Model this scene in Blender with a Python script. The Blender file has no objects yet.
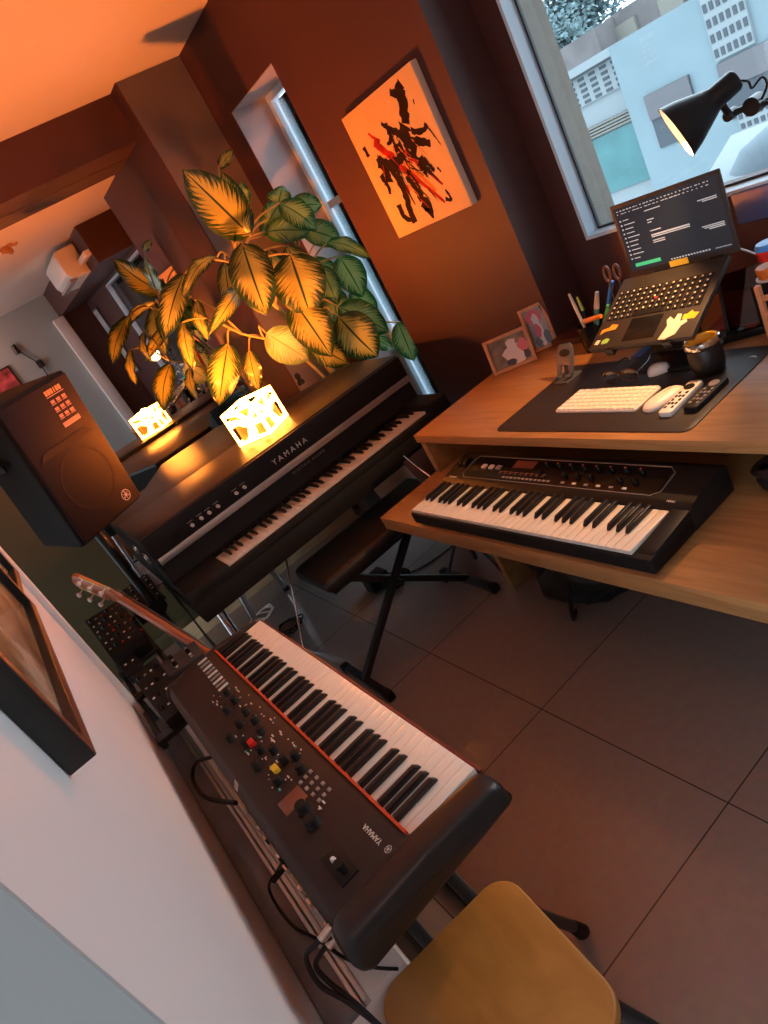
import bpy, bmesh, math, random
from mathutils import Vector, Matrix, Euler
random.seed(7)
C = bpy.context.scene.collection
PI = math.pi
# ------------------------------------------------------------------ camera model (real metres, camera 1.48 m above the floor)
FPX = 675.96
CAMH = 1.48
RM = Matrix(((0.7206393788632226, -0.5082994638963371, -0.47149818730715337),
             (-0.5958800988287968, -0.10644945738582723, -0.7959870732873037),
             (0.3544090764230207, 0.8545760165271433, -0.37959720563201893)))
RT = RM.transposed()
CAM = Vector((0, 0, CAMH))
def ray(x, y): return RT @ Vector((x - 384, y - 512, FPX))
def Z(x, y, z): d = ray(x, y); return CAM + d * ((z - CAMH) / d.z)
def X(x, y, v): d = ray(x, y); return CAM + d * (v / d.x)
def Y(x, y, v): d = ray(x, y); return CAM + d * (v / d.y)

cam_data = bpy.data.cameras.new('camera'); cam = bpy.data.objects.new('camera', cam_data); C.objects.link(cam)
cam_data.sensor_fit = 'VERTICAL'; cam_data.sensor_height = 36; cam_data.sensor_width = 27
cam_data.lens = 36 * FPX / 1024; cam_data.clip_start = 0.02
r, d, f_ = RM[0], RM[1], RM[2]
cam.matrix_world = Matrix(((r[0], -d[0], -f_[0], 0), (r[1], -d[1], -f_[1], 0), (r[2], -d[2], -f_[2], CAMH), (0, 0, 0, 1)))
bpy.context.scene.camera = cam
vs = bpy.context.scene.view_settings
vs.view_transform = 'Standard'; vs.look = 'None'; vs.gamma = 1; vs.use_curve_mapping = False; vs.exposure = 0.0
bpy.context.scene.cycles.max_bounces = 10
bpy.context.scene.cycles.glossy_bounces = 6
bpy.context.scene.cycles.caustics_reflective = False
bpy.context.scene.cycles.caustics_refractive = False

# ------------------------------------------------------------------ materials
MATS = {}
def mat(name, col, rough=0.5, metal=0.0, spec=0.5, noise=None, emit=None, estr=0, bump=None, coat=0, trans=0):
    """noise=(scale, amount, stretch) varies the base colour; bump=(scale, strength)"""
    if name in MATS: return MATS[name]
    m = bpy.data.materials.new(name); m.use_nodes = True; nt = m.node_tree
    b = nt.nodes['Principled BSDF']
    b.inputs['Base Color'].default_value = (*col, 1); b.inputs['Roughness'].default_value = rough
    b.inputs['Metallic'].default_value = metal; b.inputs['Specular IOR Level'].default_value = spec
    if coat: b.inputs['Coat Weight'].default_value = coat; b.inputs['Coat Roughness'].default_value = 0.08
    if trans: b.inputs['Transmission Weight'].default_value = trans
    if emit: b.inputs['Emission Color'].default_value = (*emit, 1); b.inputs['Emission Strength'].default_value = estr
    if noise or bump:
        tc = nt.nodes.new('ShaderNodeTexCoord'); mp = nt.nodes.new('ShaderNodeMapping')
        nt.links.new(tc.outputs['Object'], mp.inputs['Vector'])
    if noise:
        sc, am, st = noise
        mp.inputs['Scale'].default_value = st
        n = nt.nodes.new('ShaderNodeTexNoise'); n.inputs['Scale'].default_value = sc; n.inputs['Detail'].default_value = 5
        nt.links.new(mp.outputs[0], n.inputs['Vector'])
        rp = nt.nodes.new('ShaderNodeValToRGB')
        rp.color_ramp.elements[0].position = 0.3; rp.color_ramp.elements[1].position = 0.7
        rp.color_ramp.elements[0].color = (*[max(0, c * (1 - am)) for c in col], 1)
        rp.color_ramp.elements[1].color = (*[min(1, c * (1 + am)) for c in col], 1)
        nt.links.new(n.outputs['Fac'], rp.inputs[0]); nt.links.new(rp.outputs[0], b.inputs['Base Color'])
    if bump:
        n2 = nt.nodes.new('ShaderNodeTexNoise'); n2.inputs['Scale'].default_value = bump[0]; n2.inputs['Detail'].default_value = 3
        nt.links.new(tc.outputs['Object'], n2.inputs['Vector'])
        bp = nt.nodes.new('ShaderNodeBump'); bp.inputs['Strength'].default_value = bump[1]; bp.inputs['Distance'].default_value = 0.002
        nt.links.new(n2.outputs['Fac'], bp.inputs['Height']); nt.links.new(bp.outputs[0], b.inputs['Normal'])
    MATS[name] = m
    return m
one = (1, 1, 1)
M_wall = mat('brown_paint', (0.062, 0.021, 0.018), 0.62, bump=(90, .15), noise=(3, .08, one))
M_white = mat('white_paint', (0.74, 0.70, 0.68), 0.6, bump=(120, .1), noise=(2, .03, one))
M_ceil = mat('ceiling_paint', (0.80, 0.74, 0.68), 0.75, noise=(2, .03, one))
M_olive = mat('olive_paint', (0.062, 0.048, 0.011), 0.6, noise=(4, .1, one))
M_lav = mat('reveal_paint', (0.42, 0.40, 0.43), 0.6, noise=(3, .05, one))
M_blk = mat('black_plastic', (0.012, 0.011, 0.011), 0.5, spec=0.2)
M_blkgloss = mat('black_gloss_plastic', (0.010, 0.009, 0.009), 0.22, spec=0.3)
M_tolex = mat('black_tolex', (0.010, 0.009, 0.008), 0.6, spec=.3, bump=(700, .5))
M_lid = mat('black_lid_vinyl', (0.022, 0.015, 0.011), 0.36, spec=0.55, bump=(420, .25), noise=(14, .25, (1, 1, 1)))
M_chrome = mat('chrome', (0.72, 0.72, 0.74), 0.14, metal=1)
M_steel = mat('black_steel', (0.012, 0.012, 0.013), 0.35, spec=0.5)
M_alu = mat('brushed_aluminium', (0.58, 0.55, 0.52), 0.38, metal=0.85, noise=(30, .06, (1, 30, 30)))
M_key = mat('ivory_key', (0.78, 0.72, 0.64), 0.28, noise=(8, .03, one))
M_keyb = mat('ebony_key', (0.010, 0.009, 0.010), 0.3)
M_red = mat('red_felt', (0.55, 0.06, 0.015), 0.6, noise=(60, .15, one))
M_text = mat('silver_lettering', (0.70, 0.66, 0.60), 0.4)
M_dim = mat('printed_grey', (0.30, 0.26, 0.24), 0.5)
M_yel = mat('yellow_plastic', (0.85, 0.55, 0.03), 0.4)
M_redp = mat('red_plastic', (0.62, 0.02, 0.015), 0.35)
M_bluep = mat('blue_plastic', (0.06, 0.28, 0.72), 0.35)
M_green = mat('green_plastic', (0.10, 0.45, 0.12), 0.4)
M_orange = mat('orange_plastic', (0.75, 0.20, 0.03), 0.4)
M_whitep = mat('white_plastic', (0.78, 0.75, 0.71), 0.35, noise=(10, .02, one))
M_greyp = mat('grey_plastic', (0.075, 0.076, 0.085), 0.45)
M_glass = None
def wood(name, c1, c2, rough, scale=(1.5, 14, 14), wave=3.0):
    m = bpy.data.materials.new(name); m.use_nodes = True; nt = m.node_tree; b = nt.nodes['Principled BSDF']
    tc = nt.nodes.new('ShaderNodeTexCoord'); mp = nt.nodes.new('ShaderNodeMapping'); mp.inputs['Scale'].default_value = scale
    nt.links.new(tc.outputs['Object'], mp.inputs['Vector'])
    n = nt.nodes.new('ShaderNodeTexNoise'); n.inputs['Scale'].default_value = wave; n.inputs['Detail'].default_value = 8; n.inputs['Distortion'].default_value = 1.2
    nt.links.new(mp.outputs[0], n.inputs['Vector'])
    rp = nt.nodes.new('ShaderNodeValToRGB'); rp.color_ramp.elements[0].position = 0.32; rp.color_ramp.elements[1].position = 0.68
    rp.color_ramp.elements[0].color = (*c1, 1); rp.color_ramp.elements[1].color = (*c2, 1)
    nt.links.new(n.outputs['Fac'], rp.inputs[0]); nt.links.new(rp.outputs[0], b.inputs['Base Color'])
    b.inputs['Roughness'].default_value = rough
    MATS[name] = m
    return m
M_desk = wood('oak_laminate', (0.33, 0.155, 0.055), (0.46, 0.235, 0.09), 0.38, (14, 1.2, 14))
M_stool = wood('birch_ply', (0.34, 0.145, 0.028), (0.45, 0.205, 0.045), 0.42, (6, 2, 6))
M_neck = wood('mahogany', (0.42, 0.10, 0.028), (0.55, 0.16, 0.05), 0.4, (3, 3, 20))
M_framew = wood('frame_oak', (0.42, 0.17, 0.06), (0.55, 0.25, 0.10), 0.4, (8, 8, 8))
M_pine = wood('pale_pine', (0.55, 0.38, 0.20), (0.68, 0.50, 0.29), 0.5, (2, 20, 20))
M_frameblk = mat('black_frame_lacquer', (0.012, 0.013, 0.012), 0.4)

# ------------------------------------------------------------------ mesh builder
WM = {}
def wmat(o):
    return WM.get(o.name, Matrix())
class MB:
    def __init__(s): s.bm = bmesh.new()
    def _new(s, n0): return s.bm.verts[:][n0:]
    def box(s, c, size, rot=None, bevel=0, seg=2):
        M = Matrix.Translation(Vector(c)) @ (rot.to_4x4() if rot is not None else Matrix()) @ Matrix.Diagonal((*size, 1))
        r = bmesh.ops.create_cube(s.bm, size=1, matrix=M)
        if bevel:
            es = list({e for v in r['verts'] for e in v.link_edges})
            bmesh.ops.bevel(s.bm, geom=es, offset=bevel, segments=seg, affect='EDGES', profile=0.5)
        return s
    def bb(s, x0, x1, y0, y1, z0, z1, bevel=0, seg=2):
        return s.box(((x0 + x1) / 2, (y0 + y1) / 2, (z0 + z1) / 2), (abs(x1 - x0), abs(y1 - y0), abs(z1 - z0)), None, bevel, seg)
    def cyl(s, p0, p1, r0, r1=None, seg=16, cap=True):
        p0, p1 = Vector(p0), Vector(p1); r1 = r0 if r1 is None else r1
        q = (p1 - p0).to_track_quat('Z', 'Y').to_matrix()
        a, b = [], []
        for i in range(seg):
            t = 2 * PI * i / seg; dv = q @ Vector((math.cos(t), math.sin(t), 0))
            a.append(s.bm.verts.new(p0 + dv * r0)); b.append(s.bm.verts.new(p1 + dv * r1))
        for i in range(seg):
            j = (i + 1) % seg; s.bm.faces.new((a[i], a[j], b[j], b[i]))
        if cap: s.bm.faces.new(a[::-1]); s.bm.faces.new(b)
        return s
    def tube(s, pts, r, seg=8, smooth=True, closed=False):
        pts = [Vector(p) for p in pts]
        if smooth and len(pts) > 2: pts = catmull(pts)
        n = len(pts); rs = r if isinstance(r, (list, tuple)) else None
        prev = None; rings = []
        up = Vector((0.13, 0.21, 0.97))
        for i, p in enumerate(pts):
            t = (pts[min(i + 1, n - 1)] - pts[max(i - 1, 0)])
            t = t.normalized() if t.length > 1e-9 else Vector((0, 0, 1))
            if prev is None:
                a = up - t * up.dot(t)
                if a.length < 1e-3: a = Vector((1, 0, 0)) - t * t.x
            else: a = prev - t * prev.dot(t)
            a.normalize(); prev = a; b = t.cross(a)
            k = i / max(1, n - 1)
            rad = r if rs is None else rs[min(len(rs) - 1, int(k * (len(rs) - 1)))] * (1 - (k * (len(rs) - 1)) % 1) + rs[min(len(rs) - 1, int(k * (len(rs) - 1)) + 1)] * ((k * (len(rs) - 1)) % 1)
            rings.append([s.bm.verts.new(p + (a * math.cos(2 * PI * j / seg) + b * math.sin(2 * PI * j / seg)) * rad) for j in range(seg)])
        for i in range(n - 1):
            for j in range(seg):
                k = (j + 1) % seg; s.bm.faces.new((rings[i][j], rings[i][k], rings[i + 1][k], rings[i + 1][j]))
        s.bm.faces.new(rings[0][::-1]); s.bm.faces.new(rings[-1])
        return s
    def lathe(s, prof, loc=(0, 0, 0), axis=None, seg=28):
        q = axis if axis is not None else Matrix.Identity(3); loc = Vector(loc); rings = []
        for (rr, z) in prof:
            if rr < 1e-6: rings.append([s.bm.verts.new(loc + q @ Vector((0, 0, z)))])
            else: rings.append([s.bm.verts.new(loc + q @ Vector((rr * math.cos(2 * PI * j / seg), rr * math.sin(2 * PI * j / seg), z))) for j in range(seg)])
        for A, B in zip(rings, rings[1:]):
            for j in range(seg):
                k = (j + 1) % seg
                if len(A) == 1 and len(B) == 1: continue
                if len(A) == 1: s.bm.faces.new((A[0], B[k], B[j]))
                elif len(B) == 1: s.bm.faces.new((A[j], A[k], B[0]))
                else: s.bm.faces.new((A[j], A[k], B[k], B[j]))
        return s
    def prism(s, poly, z0, z1, M=None, bevel=0, seg=2):
        """poly in local xy, extruded z0..z1, then placed by the 4x4 M"""
        M = M or Matrix(); n = len(poly)
        a = [s.bm.verts.new(M @ Vector((p[0], p[1], z0))) for p in poly]
        b = [s.bm.verts.new(M @ Vector((p[0], p[1], z1))) for p in poly]
        fs = [s.bm.faces.new(a[::-1]), s.bm.faces.new(b)]
        for i in range(n):
            j = (i + 1) % n; fs.append(s.bm.faces.new((a[i], a[j], b[j], b[i])))
        bmesh.ops.recalc_face_normals(s.bm, faces=fs)
        if bevel:
            es = list({e for f in fs for e in f.edges})
            bmesh.ops.bevel(s.bm, geom=es, offset=bevel, segments=seg, affect='EDGES', profile=0.5)
        return s
    def quad(s, *p):
        s.bm.faces.new([s.bm.verts.new(Vector(q)) for q in p]); return s
    def build(s, name, m, parent=None, world=False, smooth=True, loc=None, ang=35):
        bmesh.ops.recalc_face_normals(s.bm, faces=s.bm.faces[:]) if not getattr(s, 'keepn', False) else None
        me = bpy.data.meshes.new(name); s.bm.to_mesh(me); s.bm.free()
        if world and parent is not None: me.transform(wmat(parent).inverted())
        if loc is not None and parent is None: me.transform(Matrix.Translation(-Vector(loc)))
        if smooth:
            me.shade_smooth(); me.set_sharp_from_angle(angle=math.radians(ang))
        me.materials.append(m)
        o = bpy.data.objects.new(name, me); C.objects.link(o)
        if loc is not None and parent is None: o.location = loc; WM[o.name] = Matrix.Translation(Vector(loc))
        if parent is not None: o.parent = parent; WM[o.name] = wmat(parent)
        return o
def catmull(P, k=6):
    out = []
    n = len(P)
    for i in range(n - 1):
        p0, p1, p2, p3 = P[max(0, i - 1)], P[i], P[i + 1], P[min(n - 1, i + 2)]
        for j in range(k):
            t = j / k
            out.append(0.5 * ((2 * p1) + (p2 - p0) * t + (2 * p0 - 5 * p1 + 4 * p2 - p3) * t * t + (3 * p1 - p0 - 3 * p2 + p3) * t ** 3))
    out.append(P[-1]); return out
def thing(name, label, cat, loc=(0, 0, 0), rz=0, group=None, M=None):
    o = bpy.data.objects.new(name, None); C.objects.link(o); o.empty_display_size = 0.05
    m = M if M is not None else Matrix.Translation(Vector(loc)) @ Matrix.Rotation(rz, 4, 'Z')
    o.matrix_world = m; WM[o.name] = m
    return tag(o, label, cat, group)
def tag(o, label, cat, group=None):
    o['label'] = label; o['category'] = cat
    if group: o['group'] = group
    return o
def struct(o): o['kind'] = 'structure'; return o
def text(name, s, size, parent, M, m, ext=0.0006, align='CENTER', world=False):
    cu = bpy.data.curves.new('t', 'FONT'); cu.body = s; cu.size = size; cu.extrude = ext; cu.align_x = align; cu.align_y = 'CENTER'
    to = bpy.data.objects.new('t', cu); C.objects.link(to)
    dg = bpy.context.evaluated_depsgraph_get(); dg.update()
    me = bpy.data.meshes.new_from_object(to.evaluated_get(dg)); bpy.data.objects.remove(to); bpy.data.curves.remove(cu)
    me.name = name; me.transform(M)
    if world: me.transform(wmat(parent).inverted())
    me.materials.clear(); me.materials.append(m)
    o = bpy.data.objects.new(name, me); C.objects.link(o); o.parent = parent; WM[o.name] = wmat(parent)
    return o
def frame_mat(o, xa, ya=None, za=None):
    """4x4 with the given axes"""
    xa = Vector(xa).normalized()
    if za is None: ya = Vector(ya).normalized(); za = xa.cross(ya).normalized(); ya = za.cross(xa)
    else: za = Vector(za).normalized(); ya = za.cross(xa).normalized(); xa = ya.cross(za)
    return Matrix(((xa.x, ya.x, za.x, o[0]), (xa.y, ya.y, za.y, o[1]), (xa.z, ya.z, za.z, o[2]), (0, 0, 0, 1)))
def inst(src, name, parent, loc, rot=None):
    o = src.copy(); o.name = name; C.objects.link(o); o.parent = parent; o.location = loc
    if rot is not None: o.rotation_euler = rot
    WM[o.name] = wmat(parent); return o

# ================================================================== the room
CEIL = 2.437
WB = 1.711            # painted wall with the canvas
WW = 1.905            # window wall, set back
MY = 3.80             # mirror plane
def floor_mat():
    m = bpy.data.materials.new('porcelain_tile'); m.use_nodes = True; nt = m.node_tree; b = nt.nodes['Principled BSDF']
    tc = nt.nodes.new('ShaderNodeTexCoord'); mp = nt.nodes.new('ShaderNodeMapping')
    mp.inputs['Location'].default_value = (-0.715 + 6, -1.446 + 6, 0)
    nt.links.new(tc.outputs['Object'], mp.inputs['Vector'])
    br = nt.nodes.new('ShaderNodeTexBrick'); br.offset = 0; br.squash = 1
    br.inputs['Scale'].default_value = 1; br.inputs['Mortar Size'].default_value = 0.0018; br.inputs['Brick Width'].default_value = 0.6
    br.inputs['Row Height'].default_value = 0.6; br.inputs['Mortar Smooth'].default_value = 0.1
    br.inputs['Color1'].default_value = (0.29, 0.222, 0.20, 1); br.inputs['Color2'].default_value = (0.305, 0.235, 0.212, 1); br.inputs['Mortar'].default_value = (0.06, 0.046, 0.04, 1)
    nt.links.new(mp.outputs[0], br.inputs['Vector'])
    n = nt.nodes.new('ShaderNodeTexNoise'); n.inputs['Scale'].default_value = 40; n.inputs['Detail'].default_value = 6
    nt.links.new(tc.outputs['Object'], n.inputs['Vector'])
    mx = nt.nodes.new('ShaderNodeMix'); mx.data_type = 'RGBA'; mx.blend_type = 'MULTIPLY'; mx.inputs[0].default_value = 0.35
    nt.links.new(br.outputs['Color'], mx.inputs[6]); nt.links.new(n.outputs['Color'], mx.inputs[7])
    hs = nt.nodes.new('ShaderNodeHueSaturation'); hs.inputs['Saturation'].default_value = 0.85; hs.inputs['Value'].default_value = 1.2
    nt.links.new(mx.outputs[2], hs.inputs['Color']); nt.links.new(hs.outputs[0], b.inputs['Base Color'])
    n2 = nt.nodes.new('ShaderNodeTexNoise'); n2.inputs['Scale'].default_value = 4; n2.inputs['Detail'].default_value = 4
    nt.links.new(tc.outputs['Object'], n2.inputs['Vector'])
    mr = nt.nodes.new('ShaderNodeMapRange'); mr.inputs[3].default_value = 0.09; mr.inputs[4].default_value = 0.20
    nt.links.new(n2.outputs['Fac'], mr.inputs[0]); nt.links.new(mr.outputs[0], b.inputs['Roughness'])
    return m
XL, YR = -2.3, -2.0
struct(MB().bb(XL - .2, WW + .4, YR - .2, MY + .3, -0.12, 0).build('floor', floor_mat(), smooth=False))
struct(MB().bb(XL - .2, WW + .4, YR - .2, MY + .3, CEIL, CEIL + .12).build('ceiling', M_ceil, smooth=False))
# pier on the left with the framed pictures; its near end face shows at lower left
struct(MB().bb(-0.62, -0.177, 0.505, 2.10, 0, CEIL).build('wall_left', M_white, smooth=False))
struct(MB().bb(-0.62, -0.1775, 0.499, 0.505, 0, CEIL).build('pier_end_tint', mat('blue_grey_tint', (.34, .40, .41), .6, noise=(2, .03, one)), smooth=False))  # added thin slab; dim daylight blue of the pier's end put into its colour
struct(MB().bb(-0.184, -0.160, 2.10, 2.15, 0, CEIL, bevel=.004).build('trim_1', M_white))
# back wall: olive part, beam, column
struct(MB().bb(XL, 1.36, MY, MY + .15, 0, CEIL).build('wall_back', M_olive, smooth=False))
struct(MB().bb(XL, 1.40, 3.55, MY + .02, 2.226, CEIL).build('wall_back_beam', M_wall, smooth=False))
struct(MB().bb(1.36, WB + .05, 3.437, MY + .15, 0, CEIL).build('wall_back_column', M_wall, smooth=False))
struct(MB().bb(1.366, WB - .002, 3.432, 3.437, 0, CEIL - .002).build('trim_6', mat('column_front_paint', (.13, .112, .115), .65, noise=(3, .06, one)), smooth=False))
struct(MB().bb(-.255, 1.36, MY - .014, MY, 0, .085, bevel=.003).build('baseboard_back', M_olive))
# right wall with the canvas, narrow window opening at its far end
def slab_with_hole(x0, x1, y0, y1, z0, z1, hy0, hy1, hz0, hz1):
    m = MB()
    m.bb(x0, x1, y0, hy0, z0, z1); m.bb(x0, x1, hy1, y1, z0, z1); m.bb(x0, x1, hy0, hy1, z0, hz0); m.bb(x0, x1, hy0, hy1, hz1, z1)
    return m
SW = (2.745, 3.249, 0.08, 2.10)  # hidden lower part lengthened to bring more daylight to the floor
struct(slab_with_hole(WB, 1.965, 1.85, MY + .15, 0, CEIL, *SW).build('wall_right', M_wall, smooth=False))
rv = MB()
rv.bb(WB + .002, 1.964, SW[1] - .004, SW[1] + .0, SW[2], SW[3]); rv.bb(WB + .002, 1.964, SW[0], SW[1], SW[3] - .004, SW[3])
rv.bb(WB + .002, 1.964, SW[0], SW[1], SW[2], SW[2] + .004)
struct(rv.build('trim_2', M_lav, smooth=False))
# wall behind the desk, set back, with the big window
BW = (-0.55, 1.748, 1.008, 2.08)
struct(slab_with_hole(WW, 2.08, YR, 1.86, 0, CEIL, *BW).build('wall_right_window', M_wall, smooth=False))
struct(MB().bb(1.53, WW + .02, YR, 1.30, 2.12, CEIL).build('wall_right_beam', M_wall, smooth=False))
# room behind the camera
m = MB(); m.bb(XL, WW + .1, YR - .15, YR, 0, CEIL)
struct(m.build('wall_rear', mat('blue_grey_tint', (.34, .40, .41), .6, noise=(2, .03, one)), smooth=False))
fl_ = slab_with_hole(XL - .15, XL, YR, 2.0, 0, CEIL, -1.9, 0.75, 0.05, 2.30); fl_.bb(XL - .15, XL, 2.0, 2.3, 0, CEIL); fl_.bb(XL - .15, XL, 3.5, MY, 0, CEIL); fl_.bb(XL - .15, XL, 2.3, 3.5, 1.0, CEIL)  # unseen openings added to let daylight onto pier, gear and floor
struct(fl_.build('wall_far_left', M_white, smooth=False))
struct(MB().bb(1.42, 1.56, YR, YR + .12, 0, 2.12, bevel=.004).build('trim_3', M_white))
struct(MB().bb(1.56, WW, YR, YR + .05, 0, CEIL).build('wall_rear_dark', M_wall, smooth=False))

def glass_mat():
    m = bpy.data.materials.new('window_glass'); m.use_nodes = True; nt = m.node_tree
    for n in list(nt.nodes): nt.nodes.remove(n)
    o = nt.nodes.new('ShaderNodeOutputMaterial'); t = nt.nodes.new('ShaderNodeBsdfTransparent'); g = nt.nodes.new('ShaderNodeBsdfGlossy')
    t.inputs[0].default_value = (0.93, 0.97, 0.98, 1); g.inputs['Roughness'].default_value = 0.02
    fr = nt.nodes.new('ShaderNodeFresnel'); fr.inputs[0].default_value = 1.35
    mx = nt.nodes.new('ShaderNodeMixShader'); nt.links.new(fr.outputs[0], mx.inputs[0]); nt.links.new(t.outputs[0], mx.inputs[1]); nt.links.new(g.outputs[0], mx.inputs[2])
    nt.links.new(mx.outputs[0], o.inputs[0]); return m
M_glass = glass_mat()
M_winframe = mat('window_aluminium', (0.58, 0.74, 0.86), 0.4)
M_seal = mat('dark_seal', (0.02, 0.022, 0.03), 0.5)
M_jamb = mat('outer_jamb_render', (0.17, 0.135, 0.11), 0.8, noise=(30, .08, one))
# big window: frame, dark seal, pane
def rect_ring(m, x0, x1, y0, y1, z0, z1, w):
    m.bb(x0, x1, y0, y0 + w, z0, z1); m.bb(x0, x1, y1 - w, y1, z0, z1)
    m.bb(x0, x1, y0 + w, y1 - w, z0, z0 + w); m.bb(x0, x1, y0 + w, y1 - w, z1 - w, z1); return m
w1 = struct(rect_ring(MB(), WW - .006, WW + .062, BW[0], BW[1], BW[2], BW[3], .012).build('window_1', M_winframe, smooth=False))
a = rect_ring(MB(), WW + .052, WW + .062, BW[0] + .012, BW[1] - .012, BW[2] + .012, BW[3] - .012, .007).build('window_seal', M_seal, w1, smooth=False)
a = MB().bb(WW + .055, WW + .059, BW[0] + .014, BW[1] - .014, BW[2] + .014, BW[3] - .014).build('window_pane', M_glass, w1, smooth=False)
jb = rect_ring(MB(), WW + .064, 2.082, BW[0] - .005, BW[1] + .008, BW[2] - .03, BW[3] + .008, .012).build('outer_jamb', M_jamb, w1, smooth=False)
M_sill = mat('blue_grey_sill', (0.05, 0.12, 0.32), 0.3)
MB().bb(WW - .012, WW + .012, BW[0], BW[1] - .53, BW[2] - .085, BW[2] + .004, bevel=.006).build('window_sill', M_sill, w1)
# narrow window
GX = 1.930
w2 = struct(rect_ring(MB(), GX - .025, GX + .03, SW[0], SW[1], SW[2] + .02, SW[3], .035).build('window_2', M_winframe, smooth=False))
m_ = MB()
m_.bb(GX - .012, GX + .02, SW[0] + .045, SW[1] - .045, SW[2] + 1.45, SW[2] + 1.485)
m_.bb(GX - .012, GX + .02, 2.985, 3.005, SW[2] + .065, SW[3] - .045)
m_.build('window_mullion', M_winframe, w2, smooth=False)
MB().bb(GX, GX + .006, SW[0] + .045, SW[1] - .045, SW[2] + .06, SW[3] - .045).build('window_pane', M_glass, w2, smooth=False)
# floor channel along the left wall: dark strip, grooved metal rail
M_strip = mat('dark_marble_strip', (0.17, 0.16, 0.165), 0.28, noise=(6, .3, one))
sbd = thing('sideboard', 'low narrow sideboard with metal edge along the white pier behind the stage keyboard', 'sideboard', (-.10, 1.35, 0))
MB().bb(-.175, -.022, .865, 2.19, 0, .438, bevel=.003).build('cabinet_body', M_white, sbd, world=True)
MB().bb(-.175, -.120, .865, 2.19, .438, .450, bevel=.002).build('glossy_top_strip', M_strip, sbd, world=True)
rl = MB(); rl.bb(-.120, -.111, .865, 2.19, .438, .455, bevel=.0015); rl.bb(-.109, -.098, .865, 2.19, .438, .453, bevel=.0015)
rl.build('metal_rail', M_alu, sbd, world=True)
MB().bb(-.098, -.022, .865, 2.19, .438, .450).build('inner_top', M_white, sbd, world=True, smooth=False)

# ================================================================== outside
M_fac = mat('pale_blue_render', (0.165, 0.22, 0.245), 0.85, noise=(1.5, .06, one))
M_fac2 = mat('white_band_render', (0.22, 0.25, 0.265), 0.85)
M_shut = mat('grey_shutter', (0.105, 0.10, 0.11), 0.7, noise=(2, .1, (1, 1, 30)))
M_teal = mat('teal_glazing', (0.045, 0.145, 0.155), 0.45, noise=(2, .15, one))
M_slat = mat('beige_slats', (0.16, 0.15, 0.13), 0.7)
M_hole = mat('block_shadow_grey', (0.055, 0.066, 0.08), 0.8)
M_foli = mat('outside_foliage', (0.13, 0.19, 0.20), 0.9, noise=(3, .5, one))  # pale bluish distance haze mixed into the leaf colour
EX = 13.0
def ext(px, py, x=EX): return X(px, py, x)
bl = thing('apartment_building', 'pale blue apartment block seen across the street through the large window', 'building', (EX + 1.5, 6.5, -4))
P_ = ext(607, 46); yL = P_.y; zT = ext(563, 82).z
MB().bb(EX, EX + 5, 1.5, yL, -4, ext(640, 30).z).build('facade', M_fac, bl, world=True, smooth=False)
MB().bb(EX + .35, EX + 5, yL, 15.5, -4, zT).build('wing_wall', M_fac2, bl, world=True, smooth=False)
MB().bb(EX + .05, EX + 5, yL, 15.5, zT - .03, zT + .12).build('ledge', M_fac2, bl, world=True, smooth=False)
def rect_from(px4, x=EX):
    p = [ext(*q, x) for q in px4]; ys = [q.y for q in p]; zs = [q.z for q in p]
    return min(ys), max(ys), min(zs), max(zs)
def breeze(y0, y1, z0, z1, nx, nz, x=EX):
    o = MB().bb(x - .06, x + .02, y0, y1, z0, z1).build('breeze_block_panel', M_fac2, bl, world=True, smooth=False)
    m = MB(); dy = (y1 - y0) / nx; dz = (z1 - z0) / nz
    for i in range(nx):
        for j in range(nz):
            m.box((x - .065, y0 + dy * (i + .5), z0 + dz * (j + .5)), (.02, dy * .55, dz * .55))
    m.build('block_opening', M_hole, o, world=True, smooth=False)
y0, y1, z0, z1 = rect_from(((563, 82), (607, 52)), EX + .35)
zb = ext(618, 88, EX + .35).z
breeze(yL + .03, 14.5, zb, zT - .08, 16, 5, EX + .35)
za_, zb_ = ext(620, 112, EX + .35).z, ext(628, 122, EX + .35).z
m = MB()
for k in range(4): m.bb(EX + .25, EX + .36, yL, 14.5, zb_ + (za_ - zb_) * (k + .15) / 4, zb_ + (za_ - zb_) * (k + .75) / 4)
m.build('slat_band', M_slat, bl, world=True, smooth=False)
zc = ext(650, 178, EX + .35).z
MB().bb(EX + .30, EX + .36, yL, 14.5, zc, zb_ - .03).build('teal_glazing', M_teal, bl, world=True, smooth=False)
def win(pts):
    y0, y1, z0, z1 = rect_from(pts); o = MB().bb(EX - .03, EX + .02, y0, y1, z0, z1).build('window_opening', M_hole, bl, world=True, smooth=False)
    MB().bb(EX - .07, EX - .03, y0, y1, z0 + (z1 - z0) * .55, z1).build('roller_shutter', M_shut, o, world=True, smooth=False)
win(((645, 96), (705, 130))); win(((718, 64), (790, 96)))
y0, y1, z0, z1 = rect_from(((702, 4), (752, 22))); breeze(y0, y1, z0 - .3, z0 + 1.6, 6, 8)
y0, y1, z0, z1 = rect_from(((738, 112), (800, 150))); breeze(y0, y1, z0, z1, 7, 6)
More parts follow.
